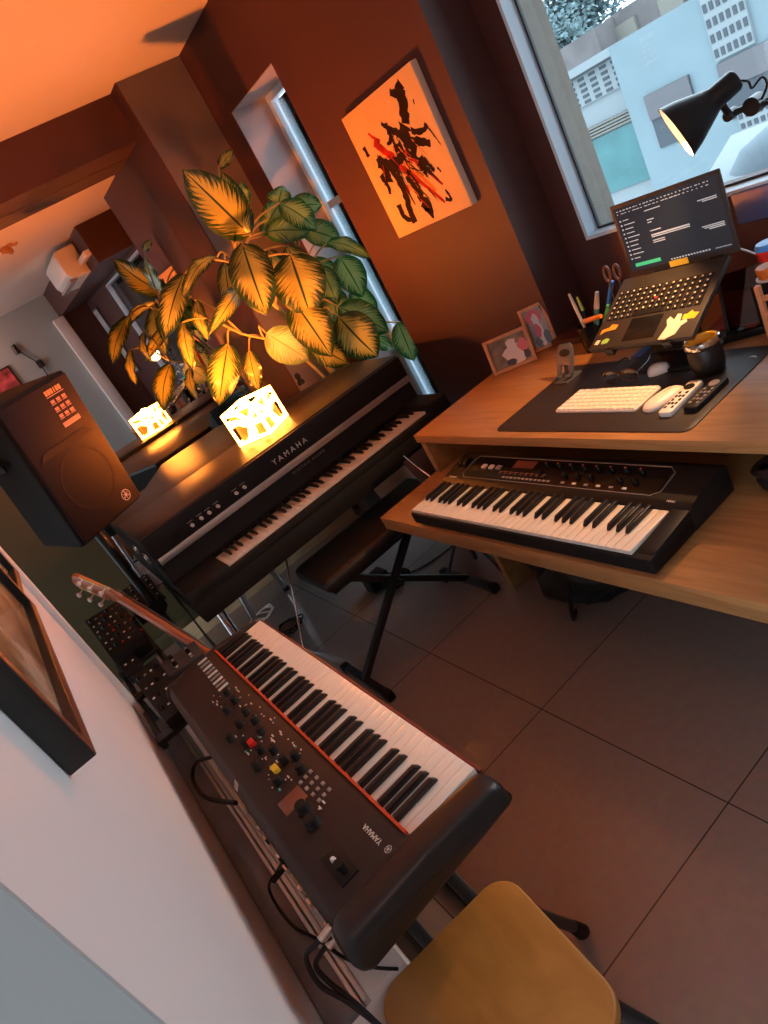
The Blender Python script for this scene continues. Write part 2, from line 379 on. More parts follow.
# rooftop/balcony volumes and trees beyond the ledge
fb = thing('distant_building', 'hazy brown building with cream windows above the pale block outside', 'building', (22, 17, -4))
FX = 22
m = MB()
zt_ = ext(640, -3, FX).z; m.bb(FX, FX + 3, 4, ext(608, 30, FX).y, -4, zt_)
q = ext(572, 42, FX - 1); m.bb(FX - 1, FX + 2, q.y - .9, q.y + .9, -4, q.z)
m.build('tower_walls', mat('hazy_brick', (0.13, 0.115, 0.115), 0.9, noise=(.8, .35, (1, 1, 1))), fb, world=True, smooth=False)
m = MB()
y_ = ext(612, 30, FX).y
for k in range(9): m.bb(FX - .12, FX + .02, y_ - .9 - k * 1.6, y_ - .15 - k * 1.6, zt_ - 2.2, zt_ - .35)
m.build('balcony_front', mat('hazy_cream', (0.20, 0.185, 0.16), 0.9), fb, world=True, smooth=False)
def blob_tree(name, label, c, rad, n):
    t = thing(name, label, 'tree', (c.x, c.y, -4))
    MB().cyl((c.x, c.y, -4), (c.x, c.y, c.z), .25, .12).build('trunk', mat('bark', (.12, .09, .07), .9), t, world=True)
    m = MB()
    for i in range(n):
        v = Vector((random.gauss(0, 1), random.gauss(0, 1), random.gauss(0, .8))).normalized() * rad * random.uniform(.2, 1)
        for k in range(14):
            w = Vector((random.uniform(-1, 1), random.uniform(-1, 1), random.uniform(-1, 1))); u = w.orthogonal().normalized() * .085
            p = c + v + w * .45; w = w.normalized() * .13
            m.quad(p - w, p + u, p + w, p - u)
    m.build('crown', M_foli, t, world=True, smooth=False)
blob_tree('tree', 'blue green tree crown at the top left of the large window', ext(575, 14, 30), 2.6, 500)
blob_tree('tree', 'smaller hazy tree crown just above the white ledge outside', ext(558, 50, 26), 1.1, 160)
# white parapet with a grey cover, just outside the right part of the window
pr = thing('parapet', 'bright white parapet ledge outside, right of the laptop screen', 'parapet', (3.4, 2.1, -1))
q = [X(712, 192, 3.4), X(768, 135, 3.8)]
MB().prism([(3.1, X(690, 170, 3.1).y), (3.1, .4), (4.2, .4), (4.2, X(735, 150, 4.2).y)], -1.0, X(720, 170, 3.4).z).build('parapet_slab', M_fac2, pr, world=True, smooth=False)
cv = thing('tarpaulin', 'grey rounded cover lying on the white parapet outside', 'cover', (3.6, 1.4, .6))
c_ = X(760, 172, 3.3)
MB().lathe([(0, .13), (.12, .12), (.24, .07), (.3, 0), (0, 0)], (c_.x + .1, c_.y - .15, X(720, 170, 3.4).z), None, 20).build('cover_shell', mat('slate_cover', (.12, .16, .19), .7), cv, world=True)
def proj(P):
    c = RM @ (Vector(P) - CAM); return 384 + FPX * c.x / c.z, 512 + FPX * c.y / c.z
def keys(parent, u0, v0, w, n, pitch, length, start, blen=.092, th=.020):
    """a row of separate keys in the parent's local frame: u along the row, v away from the player"""
    wk = MB().box((0, length / 2, -th / 2), (pitch - .0011, length, th), None, .0012, 2).build('white_key', M_key, parent)
    bk = MB().prism([(0, 0), (blen, 0), (blen, .0125), (.010, .0125), (.002, .004)], -.0048, .0048, Matrix(((0, 0, 1, 0), (1, 0, 0, 0), (0, 1, 0, 0), (0, 0, 0, 1))), .0012, 2).build('black_key', M_keyb, parent)
    seq = 'CDEFGAB'; k0 = seq.index(start); fw = fb = True
    for i in range(n):
        u = u0 + pitch * (i + .5)
        if fw: wk.location = (u, v0, w); fw = False
        else: inst(wk, 'white_key', parent, (u, v0, w))
        nm = seq[(k0 + i) % 7]
        if nm in 'CDFGA' and i < n - 1:
            off = {'C': -.0015, 'D': .0015, 'F': -.002, 'G': 0, 'A': .002}[nm]
            p = (u + pitch / 2 + off, v0 + length - blen - .001, w + .0005)
            if fb: bk.location = p; fb = False
            else: inst(bk, 'black_key', parent, p)
def star_logo(parent, M, r, m):
    """ring with crossed tuning forks"""
    b = MB(); n = 40
    for i in range(n):
        a0, a1 = 2 * PI * i / n, 2 * PI * (i + 1) / n
        b.quad(*[M @ Vector((math.cos(a) * q, math.sin(a) * q, 0)) for a, q in ((a0, r), (a1, r), (a1, r * .86), (a0, r * .86))])
    for k in range(3):
        a = PI / 2 + 2 * PI * k / 3; dx, dy = math.cos(a), math.sin(a); px, py = -dy, dx
        for s in (-1, 1):
            b.quad(*[M @ Vector((dx * t * r + px * q * r, dy * t * r + py * q * r, 0.0002)) for t, q in ((.18, s * .06), (.8, s * .06), (.8, s * .16), (.18, s * .16))])
        b.quad(*[M @ Vector((dx * t * r + px * q * r, dy * t * r + py * q * r, 0.0003)) for t, q in ((-.78, -.05), (.2, -.05), (.2, .05), (-.78, .05))])
        b.quad(*[M @ Vector((dx * t * r + px * q * r, dy * t * r + py * q * r, 0.0003)) for t, q in ((.12, -.16), (.26, -.16), (.26, .16), (.12, .16))])
    return b.build('round_emblem', m, parent, smooth=False)

# ------------------------------------------------------------------ electric grand piano
PX0, PX1 = .161, 1.449
pn = thing('electric_grand_piano', 'black electric grand piano with silver strip and chrome legs, under the orange cube lamp', 'piano', (.8, 2.85, 0))
# lower keyboard case
m = MB()
m.bb(PX0, PX1, 2.285, 2.62, .565, .648, bevel=.006)
m.bb(PX0, .337, 2.285, 2.50, .648, .695, bevel=.008); m.bb(1.347, PX1, 2.285, 2.50, .648, .705, bevel=.008)
m.bb(PX0, PX1, 2.285, 2.318, .64, .672, bevel=.004)
m.build('keyboard_case', M_tolex, pn, world=True)
# harp case (trapezoid with the short treble side) and lid
outl = [(PX0, 2.50), (PX1, 2.50), (1.455, 3.09), (1.115, 3.23), (.95, 3.71), (.57, 3.71), (.396, 3.41), (PX0, 3.35)]
MB().prism(outl, .60, .850, None, .006).build('harp_case', M_tolex, pn, world=True)
ZL = .898
MB().prism([(PX0, 2.494), (PX1, 2.494), (1.456, 2.905), (PX0, 2.905)], .850, ZL, None, .004).build('front_lid', M_lid, pn, world=True)
MB().prism([(PX0, 2.909), (1.456, 2.909), (1.458, 3.09), (1.115, 3.235), (.95, 3.715), (.57, 3.715), (.394, 3.412), (PX0, 3.352)], .850, .872, None, .004).build('rear_lid', M_lid, pn, world=True)
# control panel
m = MB(); m.bb(PX0, PX1, 2.478, 2.50, .772, .893, bevel=.008)
m.build('control_panel', M_blk, pn, world=True)
MB().bb(PX0 + .012, PX1 - .03, 2.4725, 2.4785, .776, .803, bevel=.001).build('silver_strip', M_alu, pn, world=True)
MB().bb(PX1 - .03, PX1 - .004, 2.4725, 2.4785, .776, .803, bevel=.001).build('strip_end_cap', M_dim, pn, world=True)
MB().prism([(2.488, .774), (2.486, .742), (2.480, .698), (2.52, .698), (2.52, .774)], PX0 + .004, PX1 - .004, Matrix(((0, 0, 1, 0), (1, 0, 0, 0), (0, 1, 0, 0), (0, 0, 0, 1)))).build('fallboard', M_blk, pn, world=True)
PM = lambda x, y, z: Matrix(((1, 0, 0, x), (0, 0, -1, y), (0, 1, 0, z), (0, 0, 0, 1)))  # text facing -y
o = text('maker_lettering', 'Y A M A H A', .031, pn, PM(.815, 2.4765, .838), M_text, .0008, world=True)
o = text('model_lettering', 'E L E C T R I C   G R A N D', .014, pn, PM(.86, 2.4795, .757), M_dim, .0005, world=True)
def px_on(x, y, yy): p = Y(x, y, yy); return p
kn = None
for i, q in enumerate(((192, 525), (201, 518), (209, 512.5), (217.5, 506), (236, 493), (244, 487))):
    p = px_on(*q, 2.478)
    if kn is None:
        kn = MB().lathe([(0, .016), (.0055, .016), (.0065, .014), (.0072, 0), (0, 0)], (0, 0, 0), Matrix(((1, 0, 0), (0, 0, -1), (0, 1, 0))), 20).build('knob', mat('satin_knob', (.62, .60, .57), .45), pn)
        kn.location = p - Vector((.8, 2.85, 0))
    else: inst(kn, 'knob', pn, p - Vector((.8, 2.85, 0)))
    MB().bb(p.x - .012, p.x + .012, 2.4765, 2.4785, p.z + .014, p.z + .0165).build('printed_mark', M_dim, pn, world=True, smooth=False)
p = px_on(177, 537, 2.478)
MB().lathe([(.016, .003), (.017, 0), (.010, 0), (.010, .002), (0, .002)], p, Matrix(((1, 0, 0), (0, 0, -1), (0, 1, 0))), 24).build('jack_ring', M_blk, pn, world=True)
# keys live directly under the piano (player's u=x, v=y)
kb = MB().bb(.337, 1.347, 2.318, 2.49, .645, .656).build('key_bed', M_blk, pn, world=True)
keys(kb, .337 - .8, 2.3216 - 2.85, .679, 43, 1.01 / 43, .150, 'E')
# legs, braces, corner hardware
for (x0, y0, x1, y1) in ((.23, 2.40, .20, 2.34), (.62, 3.28, .67, 3.36), (1.36, 2.42, 1.42, 2.36), (.42, 2.86, .36, 2.94)):
    l = MB().cyl((x0, y0, .575), (x1, y1, .02), .019, .016, 18).build('leg', M_chrome, pn, world=True)
    MB().cyl((x1, y1, .0), (x1, y1, .022), .02, .018, 18).build('rubber_foot', M_blk, l, world=True)
p_ = Y(297, 530, 2.95); MB().cyl(Z(304, 650, 0), (p_.x, p_.y, .602), .005, None, 10).build('pedal_rod', M_chrome, pn, world=True)
for (y, z) in ((2.60, .80), (2.80, .80)):
    m = MB(); m.bb(PX0 - .008, PX0, y - .03, y + .03, z - .02, z + .02, bevel=.002); m.bb(PX0 - .014, PX0 - .006, y - .008, y + .008, z - .03, z + .012, bevel=.002)
    m.build('case_latch', M_chrome, pn, world=True)

# ------------------------------------------------------------------ cube lamp
BLp, BRp = Z(241, 447.5, ZL), Z(272.5, 434.0, ZL)
LW = (BRp - BLp).length; LHF = .86; lc = (BLp + BRp) / 2; ux = (BRp - BLp).normalized(); uy = Vector((-ux.y, ux.x, 0))
lc = lc + uy * LW / 2
lp = thing('cube_lamp', 'glowing orange cube table lamp of woven ribbons standing on the piano lid', 'lamp', M=frame_mat((lc.x, lc.y, ZL), ux, None, (0, 0, 1)))
M_rib = mat('lamp_ribbon', (0.9, 0.75, 0.5), 0.5, emit=(1.0, 0.33, 0.05), estr=26)
M_core = mat('lamp_inner_film', (0.20, 0.045, 0.004), 0.6, emit=(1.0, 0.20, 0.008), estr=.40)
h = LW / 2
def ribbon(m, F, pts, w, th=.002):
    P = catmull([Vector((a * LW - h, b * LW + .003, 0)) for a, b in pts], 7)
    for i in range(len(P) - 1):
        a, b = P[i], P[i + 1]; t = (b - a).normalized(); n = Vector((-t.y, t.x, 0)) * w / 2
        cl = lambda v: Vector((max(-h, min(h, v.x)), max(.003, min(LW * LHF + .003, v.y)), v.z))
        q = [cl(a - n - t * .002), cl(b - n + t * .002), cl(b + n + t * .002), cl(a + n - t * .002)]
        m.prism([(v.x, v.y) for v in q], 0, th, F) if (q[0] - q[2]).length > 1e-4 and (q[1] - q[3]).length > 1e-4 and abs((q[1] - q[0]).cross(q[2] - q[0]).z) > 1e-9 else None
sides = [Matrix(((1, 0, 0, 0), (0, 0, -1, -h), (0, 1, 0, 0), (0, 0, 0, 1))), Matrix(((0, 0, 1, h - .002), (1, 0, 0, 0), (0, 1, 0, 0), (0, 0, 0, 1))),
         Matrix(((-1, 0, 0, 0), (0, 0, 1, h - .002), (0, 1, 0, 0), (0, 0, 0, 1))), Matrix(((0, 0, -1, -h), (-1, 0, 0, 0), (0, 1, 0, 0), (0, 0, 0, 1)))]
loops = [[(.03, .97), (.40, .90), (.62, .55), (.60, .20), (.42, .02)], [(.0, .62), (.30, .66), (.60, .52), (.97, .97)],
         [(.05, .0), (.40, .08), (.62, .45), (.97, .50)], [(.0, .99), (.0, .5), (.02, .0)], [(.99, .99), (1, .5), (.99, .0)], [(.0, .01), (.5, .03), (1, .01)], [(.0, .98), (.5, 1.0), (1, .98)]]
for k, F in enumerate(sides):
    m = MB()
    for lpz in loops: ribbon(m, F, [(a if k % 2 == 0 else 1 - a, b * LHF) for a, b in lpz], LW * .15)
    m.build('ribbon_side', M_rib, lp, smooth=False)
m = MB(); e = h * .80
m.bb(-e, e, -e, -e + .001, .004, LW * .72); m.bb(-e, e, e - .001, e, .004, LW * .72); m.bb(-e, -e + .001, -e, e, .004, LW * .72); m.bb(e - .001, e, -e, e, .004, LW * .72)
m.build('inner_film', M_core, lp, smooth=False)
MB().bb(-h, h, -h, h, 0, .003).build('base_plate', M_blk, lp, smooth=False)
def light(name, kind, loc, energy, col, size=.05, **kw):
    l = bpy.data.lights.new(name, kind); l.energy = energy; l.color = col
    if kind in ('POINT', 'SPOT'): l.shadow_soft_size = size
    for k, v in kw.items(): setattr(l, k, v)
    o = bpy.data.objects.new(name, l); C.objects.link(o); o.location = loc; return o
light('cube_lamp_bulb', 'POINT', (lc.x, lc.y, ZL + LW * .80), 84, (1.0, 0.20, 0.018), .03)
m = MB(); m.lathe([(0, .03), (.018, .02), (.022, 0), (.014, -.025), (.012, -.06), (0, -.06)], (0, 0, LW * .5), None, 16)
m.build('bulb', mat('bulb_glow', (1, .8, .6), .5, emit=(1, .5, .2), estr=40), lp)
MB().tube([(-.02, h, .004), (-.06, h + .10, .006), (-.22, h + .16, .006), (-.38, h + .2, .006)], .0025).build('lamp_cord', M_blk, lp)

# ------------------------------------------------------------------ stage keyboard (front left), player's side faces the room
YX, YY0, YZ = .2507, .832, .650
yc = thing('stage_keyboard', 'dark brown stage keyboard with knobs and drawbars along the white wall', 'keyboard', M=Matrix.Translation((YX, YY0, 0)) @ Matrix.Rotation(PI / 2, 4, 'Z'))
M_ybody = mat('dark_brown_metal', (0.026, 0.016, 0.014), 0.5, spec=.35, bump=(500, .12))
M_ycheek = mat('dark_cheek_plastic', (0.012, 0.010, 0.010), 0.4)
U1 = 1.006
m = MB()
m.prism([(0.150, .565), (.322, .565), (.322, .640), (.305, .664), (.150, .664)], -.012, U1 + .022, Matrix(((0, 0, 1, 0), (1, 0, 0, 0), (0, 1, 0, 0), (0, 0, 0, 1))), .006)
m.bb(-.012, U1 + .022, -.006, .155, .565, .630, bevel=.004)
m.build('body', M_ybody, yc)
prof = [(-.002, .596), (.312, .582), (.327, .602), (.327, .645), (.308, .668), (.150, .668), (.10, .664), (.01, .654), (-.008, .642), (-.010, .60)]
MB().prism(prof, -.062, -.004, Matrix(((0, 0, 1, 0), (1, 0, 0, 0), (0, 1, 0, 0), (0, 0, 0, 1))), .014, 4).build('end_block', M_ycheek, yc)
MB().prism(prof, U1 + .004, U1 + .026, Matrix(((0, 0, 1, 0), (1, 0, 0, 0), (0, 1, 0, 0), (0, 0, 0, 1))), .008, 3).build('end_block', M_ycheek, yc)
MB().bb(0, U1, .1475, .1525, .650, .6665).build('red_felt_strip', M_red, yc, smooth=False)
MB().bb(-.002, U1 + .002, -.009, -.004, .600, .640, bevel=.001).build('key_slip', mat('wine_key_slip', (.16, .03, .02), .35), yc)
kb = MB().bb(0, U1, .0, .15, .625, .632).build('key_bed', M_blk, yc)
keys(kb, 0, 0, YZ, 43, U1 / 43, .147, 'E', .095)
PT = .664
ycinv = wmat(yc).inverted()
def yl(px, py): return ycinv @ Z(px, py, PT)
knob_mesh = MB().lathe([(0, .017), (.0075, .017), (.0085, .015), (.009, .003), (.0105, 0), (0, 0)], (0, 0, 0), None, 18).build('knob', M_blk, yc)
fk = True
for q in ((228, 694), (236, 702), (247, 714), (228, 712), (241, 726), (256, 722), (262, 733), (232, 740), (247, 745), (262, 752), (275, 752), (258, 768), (285, 762), (297, 758), (279, 783), (302, 771)):
    p = yl(*q)
    if fk: knob_mesh.location = p; fk = False
    else: inst(knob_mesh, 'knob', yc, p)
bigk = MB().lathe([(0, .020), (.011, .020), (.0125, .017), (.013, .003), (.015, 0), (0, 0)], (0, 0, 0), None, 22).build('dial', M_blk, yc)
bigk.location = yl(305, 811); inst(bigk, 'dial', yc, yl(314, 825))
def flat(px, py, du, dv, m, name, hgt=.003, rot=0):
    p = yl(px, py)
    MB().box((p.x, p.y, PT + hgt / 2), (du, dv, hgt), None if not rot else Matrix.Rotation(rot, 3, 'Z'), min(.001, hgt * .3)).build(name, m, yc)
for k in range(9): flat(203 + k * 2.6, 662 + k * 3.2, .004, .030, M_dim if k % 2 else M_text, 'drawbar', .006)
flat(253, 745, .020, .014, M_redp, 'red_switch', .012); flat(277, 771, .020, .014, M_yel, 'yellow_switch', .012)
M_lcd = mat('brown_display', (0.20, 0.07, 0.045), 0.2)  # orange-brown reflection on the switched-off display put into its colour
flat(293, 801, .046, .050, M_lcd, 'display', .002)
for i in range(4):
    for j in range(3): flat(311 + i * 6.2 - j * 5, 772 + i * 6.0 + j * 5.4, .009, .007, M_dim, 'push_button', .003)
rs = random.Random(3)
m = MB()
for q in ((232, 688), (241, 694), (250, 700), (262, 712), (271, 722), (282, 731), (291, 741), (240, 735), (252, 754), (267, 758), (273, 774), (268, 783), (287, 776), (281, 757), (245, 705), (300, 752), (222, 706), (217, 699), (322, 806), (270, 745), (258, 742), (276, 738)):
    for k in range(3):
        p = yl(q[0] + rs.uniform(-5, 5), q[1] + rs.uniform(-5, 5)); m.box((p.x, p.y, PT + .0006), (rs.choice((.003, .004, .010)), .003, .0012))
m.build('panel_print', M_text, yc, smooth=False)
m = MB()
for q in ((237, 690), (256, 716), (259, 737), (246, 752), (271, 767), (280, 790), (296, 747)):
    p = yl(*q); m.box((p.x, p.y, PT + .001), (.006, .004, .002))
m.build('teal_indicators', mat('teal_led', (.05, .5, .45), .4), yc, smooth=False)  # teal indicator lamps of the panel, joined in one unlit mesh
p = yl(376, 838); text('maker_lettering', 'YAMAHA', .0135, yc, frame_mat((p.x + .012, p.y, PT + .0003), (1, 0, 0), None, (0, 0, 1)), M_text, .0004)
p = yl(385, 846); star_logo(yc, Matrix.Translation((p.x - .010, p.y, PT + .0006)), .0065, M_text)
p = yl(340, 866)
MB().box((p.x, p.y, PT + .002), (.075, .035, .004), None, .001).build('joystick_plate', M_blk, yc)
MB().cyl((p.x - .02, p.y, PT), (p.x - .02, p.y, PT + .026), .006, .009, 14).build('joystick', M_blk, yc)
for s in (-1, 1): MB().lathe([(0, .006), (.004, .005), (.005, 0), (0, 0)], (p.x + s * .015, p.y + .002 * s, PT + .004), None, 12).build('white_button', M_whitep, yc)
st = yl(240, 777)
MB().box((st.x, .312, .655), (.020, .016, .001), Matrix.Rotation(-.9, 3, 'X')).build('sticker', mat('pink_sticker', (.72, .58, .56), .5), yc, smooth=False)
MB().lathe([(.0055, .0012), (.0055, .0018), (.0035, .0018), (.0035, .0012)], (st.x, .312, .655), Matrix.Rotation(-.9, 3, 'X'), 14).build('sticker_print', M_dim, yc)
m = MB()
for k in range(8): m.box((.05 + k * .05, .3275, .60 + (k % 2) * .012), (.014, .004, .014))
m.build('rear_sockets', M_chrome, yc, smooth=False)
# its stand: double X of black square tube
ks = thing('keyboard_stand', 'black double X stand carrying the brown stage keyboard', 'stand', (.09, 1.30, 0))
for x in (.030, .156):
    for s in (-1, 1):
        a, b = Vector((x, 1.30 + s * .40, .536)), Vector((x, 1.30 - s * .50, .03))
        m = MB(); q = (b - a); m.box((a + b) / 2, (.028, .028, q.length), q.to_track_quat('Z', 'X').to_matrix(), .003)
        m.build('leg', M_steel, ks, world=True)
for x in (.018, .168): MB().bb(x - .017, x + .017, .72, 1.86, .0, .030, bevel=.003).build('floor_bar', M_steel, ks, world=True)
MB().cyl((.005, 1.30, .285), (.18, 1.30, .285), .022, None, 18).build('pivot_bolt', M_steel, ks, world=True)

# ------------------------------------------------------------------ desk
DT = .735
dk = thing('desk', 'oak desk under the large window with a keyboard shelf', 'desk', (1.45, 1.1, 0))
MB().bb(1.088, 1.895, .15, 2.03, DT - .030, DT, bevel=.0015).build('desk_top', M_desk, dk, world=True)
MB().bb(.819, 1.88, .15, 2.033, .520, .570, bevel=.0015).build('keyboard_shelf', M_desk, dk, world=True)
MB().bb(1.10, 1.885, 2.0, 2.029, .570, DT - .030, bevel=.001).build('side_panel', M_desk, dk, world=True)
MB().bb(1.12, 1.86, 1.955, 1.985, 0, .520, bevel=.001).build('support_panel', M_desk, dk, world=True)
MB().bb(1.12, 1.86, .18, .21, 0, .520, bevel=.001).build('support_panel', M_desk, dk, world=True)
MB().bb(1.10, 1.885, .15, .18, .570, DT - .030, bevel=.001).build('side_panel', M_desk, dk, world=True)
MB().bb(1.86, 1.88, .21, 1.955, .15, .52).build('back_panel', M_desk, dk, world=True)

# ------------------------------------------------------------------ synthesizer on the shelf
MXX, MXY, MXZ = .826, 1.787, .632
mx = thing('synthesizer', 'black 61-key synthesizer on the shelf under the desk top', 'keyboard', M=Matrix.Translation((MXX, MXY, .570)) @ Matrix.Rotation(-PI / 2, 4, 'Z'))
MW = .846
m = MB()
T_ = Matrix(((0, 0, 1, 0), (1, 0, 0, 0), (0, 1, 0, 0), (0, 0, 0, 1)))
m.prism([(.145, .010), (.30, .010), (.30, .078), (.275, .088), (.165, .072), (.145, .060)], -.012, MW + .048, T_, .004)
m.bb(-.012, MW + .048, -.005, .150, .012, .050, bevel=.004)
m.prism([(-.004, .01), (.15, .01), (.15, .066), (.02, .055), (-.004, .042)], MW + .003, MW + .048, T_, .005)
m.prism([(-.004, .01), (.15, .01), (.15, .062), (.02, .052), (-.004, .040)], -.012, -.001, T_, .003)
m.build('body', M_blk, mx)
for (u, v) in ((.05, .03), (MW - .03, .03), (.05, .27), (MW - .03, .27)):
    MB().cyl((u, v, 0), (u, v, .012), .012, None, 14).build('rubber_foot', M_blk, mx)
kb = MB().bb(0, MW, .0, .146, .046, .0505).build('key_bed', M_blk, mx)
keys(kb, 0, 0, MXZ - .570, 36, MW / 36, .143, 'C', .092, .011)
# sloped panel frame: v axis tilts up towards the back
pa = Vector((0, .165, .072)); pb = Vector((0, .275, .088)); pv = (pb - pa).normalized(); pnm = Vector((1, 0, 0)).cross(pv)
def pm(u, t, hgt=0): return pa + Vector((u, 0, 0)) + pv * (t * (pb - pa).length) + pnm * hgt
PR = frame_mat((0, 0, 0), (1, 0, 0), pv).to_3x3()
def pbox(u, t, du, dt, hgt, m, name, bev=.0008):
    MB().box(pm(u, t, hgt / 2), (du, dt, hgt), PR, bev).build(name, m, mx)
m = MB()
L_ = (pb - pa).length
pts = [(.085, .08), (.78, .08), (.80, .22), (.80, .78), (.78, .93), (.085, .93), (.07, .78), (.07, .22)]
P3 = [pm(u, t, .0008) for u, t in pts]
m.tube(P3 + [P3[0]], .0011, 6, smooth=False); m.build('panel_outline', M_dim, mx)
MB().box(pm(.435, .5, .0005), (.71, L_ * .80, .001), PR).build('glossy_panel', M_blkgloss, mx, smooth=False)
for k in range(3): pbox(.145 + k * .034, .52, .018, .016, .006, M_whitep if k < 2 else M_dim, 'panel_switch')
MB().box(pm(.31, .70, .0018), (.085, .030, .001), PR).build('display', M_lcd, mx, smooth=False)
kn2 = MB().lathe([(0, .012), (.0055, .012), (.0065, .010), (.0075, 0), (0, 0)], (0, 0, 0), PR, 16).build('knob', M_blkgloss, mx)
first = True
for i in range(8):
    for t in (.72, .42):
        if t == .42 and i in (1, 5): continue
        p = pm(.40 + i * .045, t, .001)
        if first: kn2.location = p; first = False
        else: inst(kn2, 'knob', mx, p)
        if t == .72: MB().box(p + pnm * .012, (.0025, .0025, .001), PR).build('red_marker', mat('red_led', (.7, .06, .03), .4, emit=(1, .08, .03), estr=.4), mx, smooth=False)
for i in range(12): pbox(.265 + i * .0165, .20, .011, .006, .003, M_dim, 'panel_button')
for i in range(6): pbox(.50 + i * .040, .20, .012, .006, .003, M_whitep if i % 2 else M_dim, 'panel_button')
m = MB()
for i in range(9):
    p = pm(.235 + .022 * i, .40, .0012); m.box(p, (.016, .0022, .0006), PR)
    p = pm(.235 + .022 * i, .34, .0012); m.box(p, (.012, .002, .0006), PR)
m.build('panel_print', mat('rust_print', (.40, .16, .10), .5), mx, smooth=False)
for k in (0, 1):
    MB().cyl(pm(.018 + k * .024, .62, -.006), pm(.034 + k * .024, .62, -.006), .022, None, 22).build('pitch_wheel', M_blkgloss, mx)
text('maker_lettering', 'YAMAHA', .010, mx, frame_mat(pm(.035, .03, .0006), (1, 0, 0), pv), M_text, .0003)
text('model_lettering', 'MX61', .009, mx, frame_mat(pm(MW - .005, -.02, .0006), (1, 0, 0), pv), M_text, .0003)
# ------------------------------------------------------------------ mirror
M_mirror = mat('mirror_silver', (0.80, 0.78, 0.76), 0.004, metal=1)
mi = thing('wall_mirror', 'large frameless wall mirror behind the piano reflecting the room', 'mirror', (.7, MY - .006, .30))
MB().bb(.09, 1.358, MY - .007, MY - .001, .30, 2.224).build('mirror_glass', M_mirror, mi, world=True, smooth=False)
MB().bb(.086, .09, MY - .009, MY - .001, .30, 2.224).build('mirror_edge', M_alu, mi, world=True, smooth=False)

# ------------------------------------------------------------------ speaker on its stand
SZ = .985
sa, sb = Vector((.011, 2.50, SZ)), Vector((.283, 2.672, SZ))
su = (sb - sa).normalized(); sang = math.atan2(su.y, su.x); sv = Vector((-su.y, su.x, 0))
SWD, SHT, SDP = (sb - sa).length + .01, .530, .27
so = (sa + sb) / 2 + sv * SDP / 2
sp = thing('loudspeaker', 'black grille loudspeaker with round emblem standing left of the piano', 'speaker', M=Matrix.Translation((sa + sb) / 2) @ Matrix.Rotation(sang, 4, 'Z') @ Matrix.Rotation(math.radians(8), 4, 'X') @ Matrix.Translation((0, SDP / 2, 0)))
hw, hd = SWD / 2, SDP / 2
MB().prism([(-hw, -hd + .012), (-hw + .012, -hd), (hw - .012, -hd), (hw, -hd + .012), (hw * .72, hd), (-hw * .72, hd)], 0, SHT, None, .010, 3).build('cabinet', M_tolex, sp)
M_grille = mat('brown_black_grille', (0.022, 0.008, 0.006), 0.65, spec=.2)
MB().box((0, -hd - .003, SHT / 2), (SWD - .022, .012, SHT - .020), None, .005, 3).build('grille', M_grille, sp)
FM = lambda x, z, y=-hd - .0095: Matrix(((1, 0, 0, x), (0, 0, -1, y), (0, 1, 0, z), (0, 0, 0, 1)))
# faint cone ring and horn mouth behind the grille, seen as shallow relief
MB().lathe([(.112, 0), (.112, .0012), (.104, .0012), (.104, 0)], (.0, -hd - .0085, .185), Matrix(((1, 0, 0), (0, 0, -1), (0, 1, 0))), 48).build('woofer_ring', M_grille, sp)
MB().prism([(-.125, .31), (.125, .31), (.10, .335), (-.10, .335)], 0, .002, FM(0, 0, -hd - .0085)).build('baffle_ridge', M_grille, sp)
star_logo(sp, FM(.095, .050, -hd - .0098), .021, mat('bright_emblem', (.85, .62, .52), .4))
M_lab = mat('salmon_print', (.62, .27, .17), .5); M_lab2 = mat('orange_print', (.75, .33, .10), .5)
lm = MB()
for i, w in enumerate((.013, .013, .013, .006, .013, .013)): lm.box((.042 + i * .0125 - .03 + .025, -hd - .0097, SHT - .040), (w * .78, .001, .017))
lm.build('sticker_heading', M_lab2, sp, smooth=False)
lm = MB(); lm.box((.070, -hd - .0097, SHT - .054), (.078, .001, .003))
for j, row in enumerate((3, 3, 3)):
    for i in range(row):
        lm.box((.044 + i * .026, -hd - .0097, SHT - .072 - j * .026), (.017, .001, .011)); lm.box((.044 + i * .026, -hd - .0097, SHT - .0815 - j * .026), (.020, .001, .003))
lm.build('sticker_icons', M_lab, sp, smooth=False)
MB().box((.070, -hd - .0097, SHT - .156), (.078, .001, .017)).build('sticker_bar', M_lab, sp, smooth=False)
MB().box((-hw - .002, .02, .34), (.012, .10, .030), None, .005).build('side_handle', M_blk, sp)
ss = thing('speaker_stand', 'black pole stand with round base under the loudspeaker', 'stand', (so.x, so.y, 0))
MB().cyl((so.x, so.y, .30), (so.x, so.y, SZ - .002), .0175, None, 18).build('pole', M_steel, ss, world=True)
MB().cyl((so.x, so.y, .56), (so.x, so.y, .62), .028, None, 18).build('collar', M_blk, ss, world=True)
MB().box((so.x, so.y, SZ + .006), (.10, .10, .012), Matrix.Rotation(sang, 3, 'Z') @ Matrix.Rotation(math.radians(8), 3, 'X'), .002).build('top_plate', M_steel, ss, world=True)
MB().lathe([(0, 0), (.150, 0), (.150, .010), (.140, .016), (.03, .022), (.022, .30), (0, .30)], (so.x, so.y, 0), None, 36).build('round_base', M_steel, ss, world=True)

